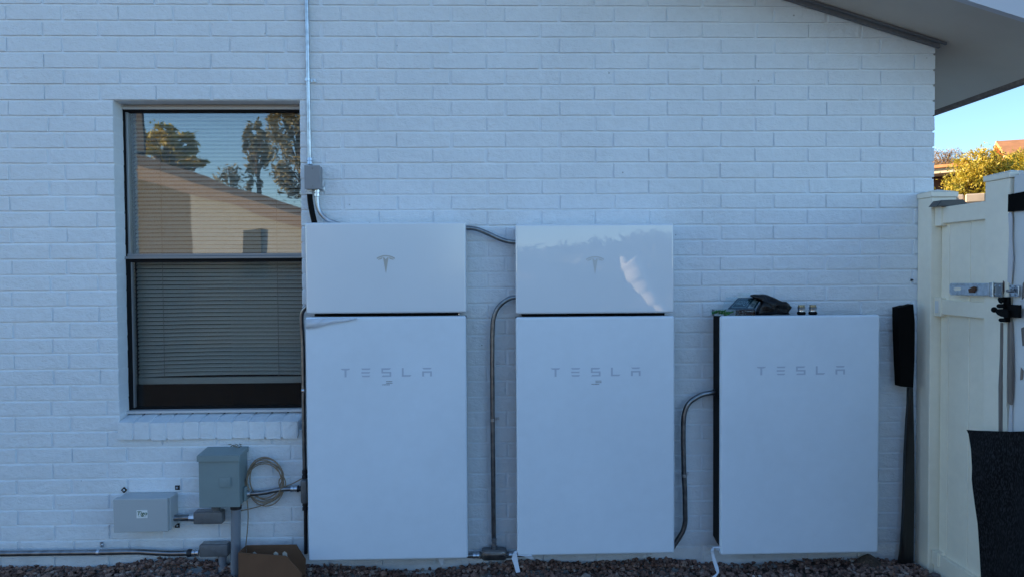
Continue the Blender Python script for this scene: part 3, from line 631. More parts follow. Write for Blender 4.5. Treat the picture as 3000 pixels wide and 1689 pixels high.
for i in range(14):
    p = Vector(P(random.uniform(673, 706), random.uniform(1300, 1308), -.045-random.random()*.03)); d = Vector((random.uniform(-1, 1), random.uniform(-.5, .5), random.uniform(-.3, .5))).normalized()*.012; n_ = Vector((random.uniform(-.4, .4), random.uniform(-1, 1), random.uniform(.2, .8))).normalized()*.004
    bm.faces.new([bm.verts.new(p-d), bm.verts.new(p+n_), bm.verts.new(p+d), bm.verts.new(p-n_)])
mk('leaf_scrap', bm, mat('dead_leaf', (.10, .11, .08), .8, col2=(.3, .3, .26), vscale=200), lt_)
# light grey enclosure
YE = -.118
enc = thing('enclosure_box', 'light grey plastic enclosure with small logo label, low on the wall left', 'enclosure', P(430, 1556, -.06))
a, b = P(331, 1461, YE), P(494, 1556, YE)
mk('base', B(a[0]+.004, b[0]+.001, -.078, -.012, b[2]+.004, a[2]-.003, .004), M_ltgrey, enc)
mk('lid_rim', B(a[0]+.001, b[0]+.003, -.1, -.0785, b[2]+.001, a[2]+.000, .003), M_ltgrey, enc)
mk('lid', B(a[0], b[0]-.003, YE, -.1005, b[2], a[2], .003), M_ltgrey, enc)
M_labelw = mat('label_white', (.86, .89, .88), .5); M_green = mat('logo_green', (.02, .12, .05), .6)
p0, p1 = P(400, 1493, YE), P(432.5, 1515.5, YE)
mk('logo_label', B(p0[0], p1[0], YE-.0012, YE+.001, p1[2], p0[2], .0004), M_labelw, enc)
def text_mesh(s, size, loc, rx=math.pi/2, ext=.0004, shear=.0, spacing=1, flip=0):
    cu = bpy.data.curves.new('tmp', 'FONT'); cu.body = s; cu.size = size; cu.extrude = ext; cu.shear = shear; cu.align_x = 'CENTER'; cu.align_y = 'CENTER'; cu.offset = size*.012; cu.resolution_u = 2
    o_ = bpy.data.objects.new('tmp', cu); COL.objects.link(o_); bpy.context.view_layer.update()
    me = bpy.data.meshes.new_from_object(o_); bpy.data.objects.remove(o_)
    R_ = Matrix.Translation(Vector([float(q) for q in loc])) @ Matrix.Rotation(rx, 4, 'X') @ Matrix.Rotation(flip, 4, 'Z'); me.transform(R_); return me
pc_ = (p0+p1)/2
mk('logo_lettering', text_mesh('Tigo', .027, (pc_[0], YE-.0018, pc_[2]+.0035), shear=.2), M_green, enc)
bm = nb()
for i in range(7): box(bm, p0[0]+.008+i*.0054, p0[0]+.012+i*.0054, YE-.0016, YE-.0010, p1[2]+.006, p1[2]+.008)
mk('small_print', bm, mat('print_grey', (.35, .38, .38), .6), enc)
for (px, py, ro) in ((363, 1434, .78), (519, 1427, 0), (519, 1538, 0)):
    p = P(px, py, -.016); s = .0115; bm = nb(); pts = [(math.cos(ro+k*math.pi/2+math.pi/4)*s*1.35+p[0], math.sin(ro+k*math.pi/2+math.pi/4)*s*1.35+p[2]) for k in range(4)]
    prism(bm, pts, -.016, -.0115, bev=.001); mk('mounting_tab', bm, M_nut, enc)
    bm = nb(); ringstack(bm, (p[0], -.021, p[2]), (p[0], -.016, p[2]), [(0, .003), (.5, .0055), (1, .0055)], 8); mk('screw', bm, M_zinc, enc)
bm = nb()
for px in (352, 384, 460): p = P(px, 1557, YE+.03); box(bm, p[0]-.014, p[0]+.014, YE+.02, YE+.045, b[2]-.005, b[2]+.0045, .002)
mk('gland_stub', bm, M_nut, enc)
# LB between enclosure and disconnect
def lb_body(t, x0, x1, z0, z1, yf, yb, mat_=M_alubody, rnd='R'):
    bm = nb(); h = z1-z0; r = h*.42
    pts = roundrect(x0, x1, z0, z1, .006, 4)
    prism(bm, pts, yf, yb, bev=.005); mk('body', bm, mat_, t, smooth=True, auto=40)
    mk('top_cover', B(x0+.006, x1-.006, yf+.006, yb-.004, z1+.0002, z1+.003, .001), M_galv_dim, t)
lb1 = thing('conduit_elbow', 'grey elbow fitting joining the light enclosure to the dark disconnect box', 'conduit fitting', P(605, 1533, -.05))
a, b = P(566, 1499, -.075), P(651, 1533, -.075); lb_body(lb1, a[0], b[0], b[2], a[2], -.078, -.03)
zc = P(560, 1515, -.055)[2]
bm = nb(); ringstack(bm, (P(505, 1515, -.05)[0], -.054, zc), (P(557, 1515, -.05)[0], -.054, zc), [(0, .0155), (.08, .0155), (.09, .0148), (.5, .0148), (.52, .0155), (1, .0155)], 16); mk('nipple', bm, M_galv_dim, lb1, smooth=True, auto=40)
bm = nb(); ringstack(bm, (P(556, 1515, -.05)[0], -.054, zc), (a[0]+.001, -.054, zc), [(0, .0165), (.6, .0165), (.65, .0185), (1, .0185)], 8); mk('coupling', bm, M_zinc, lb1, smooth=True, auto=30)
bm = nb(); ringstack(bm, (P(633, 1490, -.055)[0], -.054, a[2]-.004), (P(633, 1490, -.055)[0], -.054, P(633, 1482, -.06)[2]), [(0, .019), (.55, .019), (.58, .022), (1, .022)], 12); mk('hub', bm, M_alubody, lb1, smooth=True, auto=40)
# PVC riser
rs = thing('plastic_riser_pipe', 'thick grey plastic riser pipe from the ground into the dark disconnect box', 'pipe', P(692, 1680, -.06))
bm = nb(); top = P(691.5, 1486, -.07); bot = P(689, 1720, -.07); tube(bm, [bot, top], .0222, 20, 0); mk('pipe', bm, M_pvc, rs, smooth=True, auto=60)
bm = nb(); ringstack(bm, top-np.array([0, 0, .004]), top+np.array([0, 0, .012]), [(0, .026), (1, .026)], 16); mk('collar', bm, M_nut, rs, smooth=True, auto=40)
# lower left conduit
c6 = thing('conduit', 'long horizontal metal conduit low along the wall at the left edge', 'conduit', P(300, 1618, -.05))
bm = nb(); pl = [P(-160, 1622, -.045), P(0, 1620, -.045), P(150, 1618, -.045), P(287, 1616.5, -.045), P(395, 1614.5, -.047), P(450, 1617, -.05), P(500, 1619, -.052), P(552, 1618, -.054)]
tube(bm, pl, .0135, 16); mk('pipe', bm, M_galv_dim, c6, smooth=True)
strap(c6, P(289, 1616.5, -.045), .0135, (0, 1), .026)
bm = nb(); ringstack(bm, P(549, 1618, -.054), P(564, 1618, -.054), [(0, .016), (.15, .0185), (.85, .0185), (1, .016)], 14); mk('lock_ring', bm, M_nut, c6, smooth=True, auto=40)
coupling(c6, P(564, 1618, -.054), P(584, 1617, -.054), .0155)
lb2 = thing('conduit_elbow', 'grey elbow fitting at the end of the long low conduit, above gravel', 'conduit fitting', P(625, 1628, -.05))
a, b = P(583, 1595, -.078), P(667.5, 1629, -.078); lb_body(lb2, a[0], b[0], b[2], a[2], -.080, -.03)
xd = P(652, 1640, -.055)[0]
bm = nb(); ringstack(bm, (xd, -.055, b[2]+.003), (xd+.001, -.055, -.06), [(0, .0205), (.10, .0205), (.101, .0185), (.28, .0185), (.282, .0215), (.52, .0215), (.522, .0185), (1, .0185)], 18); mk('drop_pipe', bm, M_pvc, lb2, smooth=True, auto=40)
# conduit disconnect -> battery 1
c7 = thing('conduit', 'short metal conduit from the dark disconnect box toward the first battery', 'conduit', P(790, 1440, -.06))
bm = nb(); tube(bm, [P(728, 1444.5, -.06), P(748, 1444, -.06), P(775, 1441, -.058), P(809, 1434, -.052), P(835, 1431, -.048), P(860, 1430, -.046)], r_emt, 16); mk('pipe', bm, M_galv_dim, c7, smooth=True)
coupling(c7, P(735, 1444.5, -.06), P(711, 1444.5, -.06), .0150)
coupling(c7, P(852, 1430, -.046), P(873, 1430, -.044), .0140)
bm = nb(); ringstack(bm, P(872, 1430, -.044), P(884, 1430, -.044), [(0, .0165), (.3, .0165), (.35, .013), (1, .013)], 10); mk('lock_nut', bm, M_nut, c7, smooth=True, auto=40)
# cable coil
coil = thing('cable_coil', 'loose coil of thin tan cable hanging beside the dark disconnect box', 'cable', P(778, 1410, -.04))
bm = nb(); cx, cz = P(776, 1407, -.045)[0], P(776, 1407, -.045)[2]; pts = []
rd = random.Random(4); turns = 6
for i in range(turns*16):
    t_ = i/16*2*math.pi; lap = i//16
    if i % 16 == 0: ax_, az_, ox, oz = rd.uniform(.083, .098), rd.uniform(.095, .128), rd.uniform(-.006, .006), rd.uniform(-.012, .012); 
    if i: pass
    pts.append((cx+ox+ax_*math.cos(t_+.3), -.042-.010*math.sin(t_*.37+1)-.002*lap, cz+oz+az_*math.sin(t_+.3)))
sm = [Vector(pts[0])]
for i in range(1, len(pts)): sm.append(sm[-1].lerp(Vector(pts[i]), .72))
tube(bm, sm, .0029, 7, 2); mk('coil_loops', bm, M_cable, coil, smooth=True)
bm = nb(); tube(bm, [P(716, 1400, -.05), P(722, 1450, -.055), P(727, 1500, -.05), P(725, 1550, -.045), P(720, 1600, -.05), P(717, 1660, -.06)], .0026, 7); mk('cable_tail', bm, M_cable, coil, smooth=True)
bm = nb(); tube(bm, [P(705, 1494, -.045), P(735, 1488, -.04), P(775, 1476, -.04), P(815, 1455, -.05), P(836, 1420, -.05), P(830, 1395, -.055), P(818, 1405, -.05), P(822, 1425, -.05), P(850, 1418, -.04), P(885, 1400, -.04)], .0026, 7); mk('cable_tail', bm, M_cable, coil, smooth=True)
# cardboard box
cb = thing('cardboard_box', 'open brown cardboard box on gravel at the first battery corner', 'box', P(790, 1689, -.2))
yf_, yb_ = -.27, -.11
fx0, fx1 = P(700, 1618, yf_)[0], P(881, 1680, yf_)[0]; fz = P(700, 1617, yf_)[2]; fz2 = P(838, 1627, yf_)[2]; xk = P(838, 1627, yf_)[0]
bx_0, bx_1 = P(722, 1597, yb_)[0], P(895, 1630, yb_)[0]; bz = P(722, 1596, yb_)[2]; bk = P(868, 1596, yb_)[0]
th = .004
def panel(name, pts3):
    bm = nb(); vs = [bm.verts.new([float(c) for c in p]) for p in pts3]; f_ = bm.faces.new(vs); thicken(bm, th); return mk(name, bm, M_card, cb)
panel('front_panel', [(fx0, yf_, -.02), (fx1+.005, yf_, -.02), (fx1+.004, yf_, P(880, 1678, yf_)[2]), (xk, yf_, fz2), (fx0, yf_, fz)])
panel('back_panel', [(bx_0, yb_, -.02), (bx_1, yb_, -.02), (bx_1, yb_, P(893, 1636, yb_)[2]), (bk, yb_, bz), (bx_0, yb_, bz)])
panel('side_panel', [(fx0, yf_+.001, -.02), (bx_0, yb_-.001, -.02), (bx_0, yb_-.001, bz), (fx0, yf_+.001, fz)])
panel('side_panel', [(fx1+.005, yf_+.001, -.02), (bx_1, yb_-.001, -.02), (bx_1, yb_-.001, .045), (fx1+.005, yf_+.001, .03)])
panel('bottom_panel', [(fx0+.003, yf_+.003, .0), (fx1, yf_+.003, .0), (bx_1-.003, yb_-.003, .0), (bx_0+.003, yb_-.003, .0)])
ppr = thing('packing_paper', 'torn pale paper scraps sticking up inside the cardboard box', 'paper', P(800, 1640, -.19))
bm = nb()
for px in (746, 808, 834):
    p = P(px, 1614, -.235); w_ = .012; zt_ = P(px, 1613+random.uniform(0, 5), -.235)[2]
    vs = [bm.verts.new(q) for q in ((p[0]-.02, -.235, .02), (p[0]+.022, -.232, .02), (p[0]+.012, -.238, zt_-.006), (p[0], -.236, zt_+.003), (p[0]-.010, -.233, zt_-.005))]; bm.faces.new(vs)
mk('paper_scrap', bm, M_paper, ppr)
bm = nb(); q = P(876, 1662, -.28); prism(bm, [(q[0]-.003, .0), (q[0]+.03, .0), (q[0]+.028, .06), (q[0]+.012, .05)], -.268, -.262)
o = mk('printed_carton', bm, mat('red_print', (.16, .03, .035), .6)); tag(o, 'narrow dark red printed carton standing beside the cardboard box', 'carton')
# peeled film strips
def ribbon(name, label, pts, wds, Y0, mat_=M_film):
    bm = nb(); L_, R_ = [], []
    for i, ((px, py), w_) in enumerate(zip(pts, wds)):
        y = Y0[i] if hasattr(Y0, '__len__') else Y0; p = P(px, py, y); q = P(px+w_, py-2, y-.006*(1 if i % 2 else -1))
        L_.append(bm.verts.new(p)); R_.append(bm.verts.new(q))
    for i in range(len(L_)-1): bm.faces.new((L_[i], R_[i], R_[i+1], L_[i+1]))
    thicken(bm, .0008)
    o = mk(name, bm, mat_, smooth=True, auto=50); tag(o, label, 'plastic film', 'peeled film strips under the battery cabinets'); return o
ribbon('film_strip', 'peeled white film strip hanging over gravel below the middle battery corner', [(1508, 1613), (1503, 1620), (1499, 1634), (1504, 1648), (1508, 1662), (1512, 1676)], [8, 11, 17, 14, 13, 12], [-.15, -.155, -.165, -.165, -.18, -.185])
ribbon('film_strip', 'peeled white film strip curling to the gravel below the right battery corner', [(2086, 1603), (2082, 1612), (2084, 1624), (2089, 1645), (2094, 1662), (2100, 1677), (2084, 1690)], [8, 9, 8, 10, 11, 7, 14], [-.13, -.135, -.14, -.15, -.16, -.17, -.19])
ribbon('film_strip', 'small white film flap under the bottom edge near the middle battery left corner', [(1512, 1625), (1535, 1628), (1556, 1637)], [40, 24, 9], -.158)
ribbon('film_strip', 'scrap of white film hanging under the first battery right of centre', [(1282, 1628), (1286, 1640), (1294, 1656)], [24, 14, 4], -.10)
ribbon('film_strip', 'folded white film tab behind the black side of the right battery foot', [(2086, 1600), (2096, 1604), (2104, 1612)], [28, 18, 8], -.145)
# ------------------------------------------------------------------ things on the right battery
ztop = 1.272
def PZt(px, Y): return P(px, 900, Y)[0]
pk = thing('clear_clamshell_pack', 'clear plastic clamshell of green wall anchors and screws on the right battery', 'package', (P(2150, 926, -.12)[0], -.12, ztop))
YK = -.135
x0, x1 = PZt(2092, YK), PZt(2213, YK); zt_ = P(2150, 905, YK)[2]
bm = nb(); 
for a_ in ((x0, x1, YK, YK+.0015, ztop, zt_), (x0, x1, YK+.06, YK+.0615, ztop, zt_), (x0, x0+.0015, YK, YK+.06, ztop, zt_), (x1-.0015, x1, YK, YK+.06, ztop, zt_), (PZt(2163, YK), PZt(2163, YK)+.0015, YK, YK+.06, ztop, zt_), (x0, x1, YK, YK+.06, ztop, ztop+.001)): box(bm, *a_)
mk('tray', bm, M_clear, pk)
bm = nb(); q = [P(2112, 908, YK+.005), P(2128, 869, YK+.05), P(2234, 870, YK+.05), P(2212, 908, YK+.005)]
f_ = bm.faces.new([bm.verts.new(p) for p in q]); thicken(bm, .0012); mk('lid', bm, M_clear, pk)
bm = nb(); q = [P(2132, 905, YK+.008), P(2163, 872, YK+.047), P(2233, 872, YK+.047), P(2211, 905, YK+.008)]
for p in q: p[1] += .004
f_ = bm.faces.new([bm.verts.new(p) for p in q]); thicken(bm, .0012); mk('card', bm, mat('teal_card', (.02, .055, .075), .6), pk)
# printed outline, upside-down word and barcode label lying on the sloping card
cq = [np.array(p) for p in q]
def on_card(u, v, off=.0): # u across, v up
    a_ = cq[0]*(1-u)+cq[3]*u; b_ = cq[1]*(1-u)+cq[2]*u; p = a_*(1-v)+b_*v; return Vector(p)+Vector((0, -off, off))
bm = nb()
def cq_poly(bm, pts, off=.0012): bm.faces.new([bm.verts.new(on_card(u, v, off)) for u, v in pts])
for (u0, u1, v0, v1) in ((.08, .62, .16, .20), (.08, .62, .82, .86), (.08, .10, .16, .86), (.60, .62, .16, .86)): cq_poly(bm, [(u0, v0), (u1, v0), (u1, v1), (u0, v1)])
mk('card_outline', bm, mat('card_print', (.22, .34, .38), .6), pk)
cu_me = text_mesh('Dottie', .020, (0, 0, 0), rx=0, ext=0, shear=.2, flip=math.pi)
xs_t = [v.co.x for v in cu_me.vertices]; ys_t = [v.co.y for v in cu_me.vertices]; mnx, mxx, mny, mxy = min(xs_t), max(xs_t), min(ys_t), max(ys_t)
for v in cu_me.vertices: v.co = on_card(.14+.42*(v.co.x-mnx)/(mxx-mnx), .28+.44*(v.co.y-mny)/(mxy-mny), .0014)
mk('card_lettering', cu_me, bpy.data.materials['card_print'], pk)
bm = nb(); cq_poly(bm, [(.72, .1), (.92, .1), (.92, .95), (.72, .95)], .0014); mk('price_label', bm, mat('label_grey', (.42, .44, .44), .6), pk)
bm = nb()
for i in range(7): cq_poly(bm, [(.75, .14+i*.055), (.89, .14+i*.055), (.89, .16+i*.055+.008*(i % 3)), (.75, .16+i*.055+.008*(i % 3))], .0018)
cq_poly(bm, [(.80, .74), (.90, .74), (.90, .84), (.80, .84)], .0018); mk('label_print', bm, M_print, pk)
a_ = P(2163, 857, YK+.055); b_ = P(2199, 868, YK+.055); bm = nb()
for k_ in range(3): zz = b_[2]+(a_[2]-b_[2])*k_/2.2; box(bm, a_[0], b_[0], YK+.054, YK+.0555, zz, zz+.0012)
box(bm, a_[0], b_[0], YK+.0556, YK+.0566, b_[2], a_[2]); mk('hang_tab', bm, M_clear, pk)
M_anchor = mat('green_anchor', (.01, .20, .05), .5)
mk('backing_card', B(PZt(2166, YK), x1-.003, YK+.034, YK+.036, ztop+.001, zt_-.002), mat('navy_card', (.01, .02, .05), .6), pk)
anc = []
for i in range(12):
    p = Vector((random.uniform(x0+.012, PZt(2155, YK)), YK+random.uniform(.007, .03), ztop+random.uniform(.006, .024))); d = Vector((1, random.uniform(-.6, .6), random.uniform(-.1, .55))).normalized()*.015
    if i == 4: p = Vector((x0+.012, YK+.02, ztop+.013))
    bm = nb(); ringstack(bm, p-d, p+d, [(0, .0048), (.1, .0055), (.15, .004), (.8, .0036), (1, .001)], 8); o = mk('wall_anchor', bm, M_anchor, None, smooth=True)
    tag(o, 'green plastic wall anchor lying in the clear clamshell pack', 'wall anchor', 'green wall anchors in the clamshell')
for i in range(10):
    p = Vector((random.uniform(PZt(2172, YK), x1-.014), YK+random.uniform(.008, .045), ztop+random.uniform(.004, .020))); d = Vector((1, random.uniform(-.6, .6), random.uniform(-.25, .25))).normalized()*.015
    bm = nb(); ringstack(bm, p-d, p+d, [(0, .0035), (.08, .0035), (.1, .0014), (.9, .0014), (1, .0003)], 7); o = mk('screw_fastener', bm, M_zinc, None, smooth=True)
    tag(o, 'steel screw lying in the clear clamshell pack', 'screw', 'steel screws in the clamshell')
# black bag
def blob(outline, Yc, depth, lumps=.006, seed=1, levels=5):
    """crumpled solid grown inside an outline traced in the x-z plane"""
    bm = nb(); n = len(outline); rings = []
    c = np.mean(outline, 0)
    for s in np.linspace(-1, 1, 2*levels+1):
        sc_ = math.sqrt(max(0.0, 1-abs(s)**2.6)); sc_ = max(.12, sc_)
        rings.append([bm.verts.new((c[0]+(x-c[0])*sc_, Yc+s*depth, c[1]+(z-c[1])*(sc_ if z > c[1] else (.25+.75*sc_)))) for x, z in outline])
    for a_, b_ in zip(rings, rings[1:]):
        for i in range(n): bm.faces.new((a_[i], a_[(i+1) % n], b_[(i+1) % n], b_[i]))
    bm.faces.new(rings[0]); bm.faces.new(rings[-1][::-1])
    bmesh.ops.triangulate(bm, faces=bm.faces[:]); bmesh.ops.subdivide_edges(bm, edges=bm.edges[:], cuts=1, use_grid_fill=True)
    for v in bm.verts:
        k_ = noise.noise(v.co*28+Vector((seed, 0, 0)))*lumps+abs(noise.noise(v.co*60+Vector((0, seed, 0))))*lumps*.7
        v.co.y += -k_; v.co.z = max(ztop+.0006, v.co.z+k_*.25) if seed != 9 else v.co.z+k_*.2
    return bm
pts = [(905, 205), (910, 175), (1000, 160), (1190, 153), (1280, 180), (1400, 230), (1500, 280), (1590, 322), (1680, 328), (1760, 370), (1825, 442), (1770, 515), (1740, 565), (1760, 620), (1770, 660), (1600, 665), (1400, 665), (1230, 665), (1100, 665), (1012, 660), (1020, 560), (1050, 480), (1110, 380), (1165, 240), (1100, 215), (1000, 212)]
ol = [(P(2080+x/7.576, 840+y/7.576, -.11)[0], max(ztop+.001, P(2080+x/7.576, 840+y/7.576, -.11)[2])) for x, y in pts]
M_bag = mat('black_vinyl_bag', (.004, .004, .005), .30, spec=.35, bump=.8, bscale=35, bdist=.012)
o = mk('tool_pouch', blob(ol, -.105, .042, .010, 3), M_bag, smooth=True); tag(o, 'crumpled shiny black pouch on the right battery, behind the clamshell pack', 'pouch')
for i, (px, lb) in enumerate(((2347.5, 'threaded metal conduit connector standing on the right battery, nearer the black pouch'), (2381, 'threaded metal conduit connector standing on the right battery, farther from the pouch'))):
    p = P(px, 926, -.12); t = thing('conduit_connector', lb, 'connector', (p[0], -.12, ztop+.0005), 'loose conduit connectors'); z_ = ztop+.0006; q0 = (p[0], -.12, z_)
    bm = nb(); ringstack(bm, q0, (p[0], -.12, z_+.016), [(0, .0165), (.25, .0200), (.6, .0205), (1, .0165)], 12); mk('rubber_base', bm, M_black, t, smooth=True)
    bm = nb(); ringstack(bm, (p[0], -.12, z_+.0162), (p[0], -.12, z_+.033), [(0, .0165), (.3, .0160), (.75, .0172), (1, .0185)], 14); mk('steel_body', bm, M_zinc, t, smooth=True, auto=50)
    bm = nb(); ringstack(bm, (p[0], -.12, z_+.0332), (p[0], -.12, z_+.0365), [(0, .0192), (1, .0192)], 8); mk('flange', bm, M_galv_dim, t)
    bm = nb(); ringstack(bm, (p[0], -.12, z_+.0367), (p[0], -.12, z_+.0475), [(0, .0152), (.12, .0160), (.25, .0152), (.37, .0160), (.5, .0152), (.62, .0160), (.75, .0152), (.88, .0160), (1, .0150)], 14); mk('thread', bm, mat('brassy_zinc', (.42, .38, .26), .4, metal=.8), t, smooth=True)
# ------------------------------------------------------------------ black sheets by the post
bm = nb(); o_ = [(2631, 900), (2655, 897), (2677, 890), (2680.5, 945), (2679.5, 1050), (2677, 1134), (2660, 1133), (2639, 1131), (2636, 1050), (2633, 965)]
prism(bm, [(P(x, y, -.11)[0], P(x, y, -.11)[2]) for x, y in o_], -.11, -.055, bev=.004)
o = mk('foam_pad', bm, M_cloth); tag(o, 'upright black foam pad leaning at the fence post beside the right battery', 'foam pad')
bm = nb(); o_ = [(2661, 1134), (2677, 1134), (2679, 1300), (2679.5, 1400), (2679, 1500), (2678, 1668), (2658, 1655), (2634, 1650), (2642, 1600), (2646, 1545), (2649, 1480), (2651, 1410), (2653, 1330), (2658, 1235), (2662, 1180)]
prism(bm, [(P(x, y, -.07)[0], P(x, y, -.07)[2]) for x, y in o_], -.07, -.05, bev=.006)
o = mk('plastic_sheet', bm, M_gloss_black, smooth=True, auto=60); tag(o, 'narrow black plastic sheet hanging to the ground below the foam pad', 'plastic sheet')
bm = nb(); p = P(2674, 820, -.02); ringstack(bm, (p[0], -.02, p[2]), (p[0], -.008, p[2]), [(0, .004), (1, .006)], 8); o = mk('wall_bolt', bm, M_nut); tag(o, 'tiny dark bolt in the brick wall beside the fence post', 'bolt')
# ------------------------------------------------------------------ vinyl fence running toward the camera
fence = thing('vinyl_fence', 'cream vinyl fence section running from the house corner toward the viewer', 'fence', (2.18, -.3, 0))
PXL = 2.124; PYF = -.122
def zx(px, py, X): return PX(px, py, X)[2]
def yx(px, X): return PX(px, 900, X)[1]
zc0 = P(2724, 578, PYF)[2]; zc1 = P(2724, 562, PYF)[2]
px1 = P(2804, 700, PYF)[0]
mk('post', B(PXL, px1-.004, PYF, -.013, -.1, zc0, .004), M_vinyl, fence)
cap = mk('post_cap', B(PXL-.005, px1+.002, PYF-.005, -.012, zc0+.0005, zc1, .003), M_vinyl, fence)
bm = nb(); x0, x1 = PXL-.005, px1+.002; y0, y1 = PYF-.005, -.012; ap = bm.verts.new(((x0+x1)/2, (y0+y1)/2, zc1+.016)); cs = [bm.verts.new(q) for q in ((x0, y0, zc1), (x1, y0, zc1), (x1, y1, zc1), (x0, y1, zc1))]
for i in range(4): bm.faces.new((cs[i], cs[(i+1) % 4], ap))
mk('cap_top', bm, M_vinyl, cap)
XB, XRl = 2.172, 2.150
YS0 = yx(2882, 2.14); YS1 = yx(2953, 2.14)
yr0 = PYF-.001
def rail(pxs, py_t, py_b, name='rail'):
    z1 = zx(2830, py_t, XRl); z0 = zx(2830, py_b, XRl)
    return mk('rail', B(XRl, 2.215, YS0+.001, yr0-.002, z0, z1, .003), M_vinyl, fence), z0, z1
r1, a0_, a1_ = rail(0, 597, 648)
r2, b0_, b1_ = rail(0, 882, 927)
zb_r = zx(2800, 1655, XRl)
mk('rail', B(XRl, 2.215, YS0+.001, yr0-.002, -.03, zb_r, .003), M_vinyl, fence)
yg = [yr0-.004, yx(2780, XB), yx(2841, XB), YS0+.001]
for i in range(3):
    mk('board', B(XB, XB+.02, yg[i+1]+.001, yg[i]-.001, zb_r-.005, a0_+.01, .0035), M_vinyl, fence)
bm = nb(); box(bm, XB+.006, XB+.0195, YS0+.002, yr0-.004, zb_r-.01, a0_+.01); mk('board_backing', bm, M_vinyl, fence)
for z0_, z1_ in ((a0_, a1_), (b0_, b1_), (zb_r-.05, zb_r)):
    br = mk('rail_bracket', B(XRl-.010, 2.222, yr0-.046, yr0+.0, z0_-.010, z1_+.010, .003), M_vinyl, fence)
mk('cap_line', B(XRl-.0115, XRl-.0102, yr0-.036, yr0-.010, b0_+.006, b1_-.006, .0003), M_vinyl2, br)
zs1 = zx(2900, 512, 2.14)
mk('stile', B(2.14, 2.26, YS1, YS0, -.03, zx(2890, 533, 2.14), .004), M_vinyl, fence)
cp = mk('post_cap', B(2.134, 2.266, YS1-.006, YS0+.006, zx(2890, 533, 2.14)+.0005, zx(2890, 516, 2.14), .003), M_vinyl, fence)
bm = nb(); x0, x1 = 2.134, 2.266; y0, y1 = YS1-.006, YS0+.006; zz = zx(2890, 516, 2.14); ap = bm.verts.new(((x0+x1)/2, (y0+y1)/2, zz+.016)); cs = [bm.verts.new(q) for q in ((x0, y0, zz), (x1, y0, zz), (x1, y1, zz), (x0, y1, zz))]
for i in range(4): bm.faces.new((cs[i], cs[(i+1) % 4], ap))
mk('cap_top', bm, M_vinyl, cp)
# lamp cap on the rail end
q = [P(2728, 606, -.155), P(2742, 589, -.155), P(2802, 587, -.15), P(2816, 599, -.15), P(2764, 607, -.155)]
bm = nb(); prism(bm, [(p[0], p[2]) for p in q], -.20, -.13, bev=.003); o = mk('post_lamp', bm, mat('lamp_grey', (.05, .055, .06), .4)); tag(o, 'small dark grey wedge shaped lamp sitting on the fence rail end', 'lamp')
# gate post with torn wrap, in front of the stile
XG = 2.150
gp = thing('gate_post', 'tall pale gate post with peeling wrap at the right edge of view', 'gate post', (2.2, YS1-.15, 0))
yq = YS1-.018
def gy(px): return yx(px, XG)
zt_g = zx(2965, 506, XG)
mk('post', B(XG+.012, 2.33, gy(2995), yq-.002, -.03, zt_g, .004), M_vinyl2, gp)
mk('cover_board', B(XG, XG+.0115, gy(3060), gy(2966), -.03, zx(2990, 512, XG), .003), M_vinyl2, gp)
mk('side_board', B(XG+.006, 2.30, -1.35, gy(2995)-.003, -.03, zx(2990, 500, XG), .004), M_vinyl2, gp)
def shard(name, pts, X, th_, mat_, parent, lab=None):
    bm = nb(); prism(bm, [(PX(x, y, X)[1], PX(x, y, X)[2]) for x, y in pts], X, X+th_, 'X', bev=.0008); return mk(name, bm, mat_, parent, label=lab)
shard('wood_strip', [(2930, 944), (2938, 944), (2938, 1000), (2935, 1060), (2937, 1130), (2935, 1200), (2936, 1268), (2925, 1268), (2925, 1130), (2929, 1040)], XG-.014, .01, M_wood, gp, 'bare weathered wood strip')
shard('wood_strip', [(2952, 944), (2961, 940), (2964, 1000), (2966, 1100), (2964, 1160), (2962, 1185), (2952, 1180), (2951, 1100), (2953, 1010)], XG-.014, .008, M_wood, gp)
shard('peeled_edge', [(2939, 944), (2951, 944), (2950, 1060), (2949, 1180), (2951, 1262), (2937, 1262), (2938, 1100)], XG-.012, .009, mat('cream_edge', (.72, .70, .60), .5), gp)
shard('peeled_edge', [(2957, 1186), (2963, 1184), (2963, 1266), (2953, 1266)], XG-.010, .006, M_peel, gp)
shard('peeled_edge', [(2953, 625), (2961, 622), (2964, 640), (2963, 700), (2966, 760), (2961, 832), (2951, 826), (2953, 760), (2956, 690)], XG-.014, .005, M_peel, gp)
shard('peeled_edge', [(2938, 822), (2942, 826), (2942, 852), (2939, 860), (2937, 840)], XG-.012, .004, mat('chipped_brown', (.17, .11, .09), .9, bump=.5, bscale=90, var=.4, vscale=60), gp)
for pts in (((2991, 960), (3003, 955), (3005, 1010), (2995, 1012), (2993, 985)), ((2990, 1075), (2997, 1085), (2995, 1110), (2988, 1112)), ((2996, 830), (3004, 820), (3004, 865), (2993, 876))):
    shard('bare_patch', pts, XG-.004, .0035, M_wood, gp)
shard('peeled_edge', [(2986, 880), (3002, 876), (3004, 900), (2994, 905), (2996, 890)], XG-.012, .004, M_peel, gp)
# black band at the post top
o = shard('hinge_strap', [(2953, 570), (3030, 556), (3030, 615), (2952, 621)], XG-.012, .010, M_cloth, None); tag(o, 'wide flat black strap across the gate post top', 'strap')
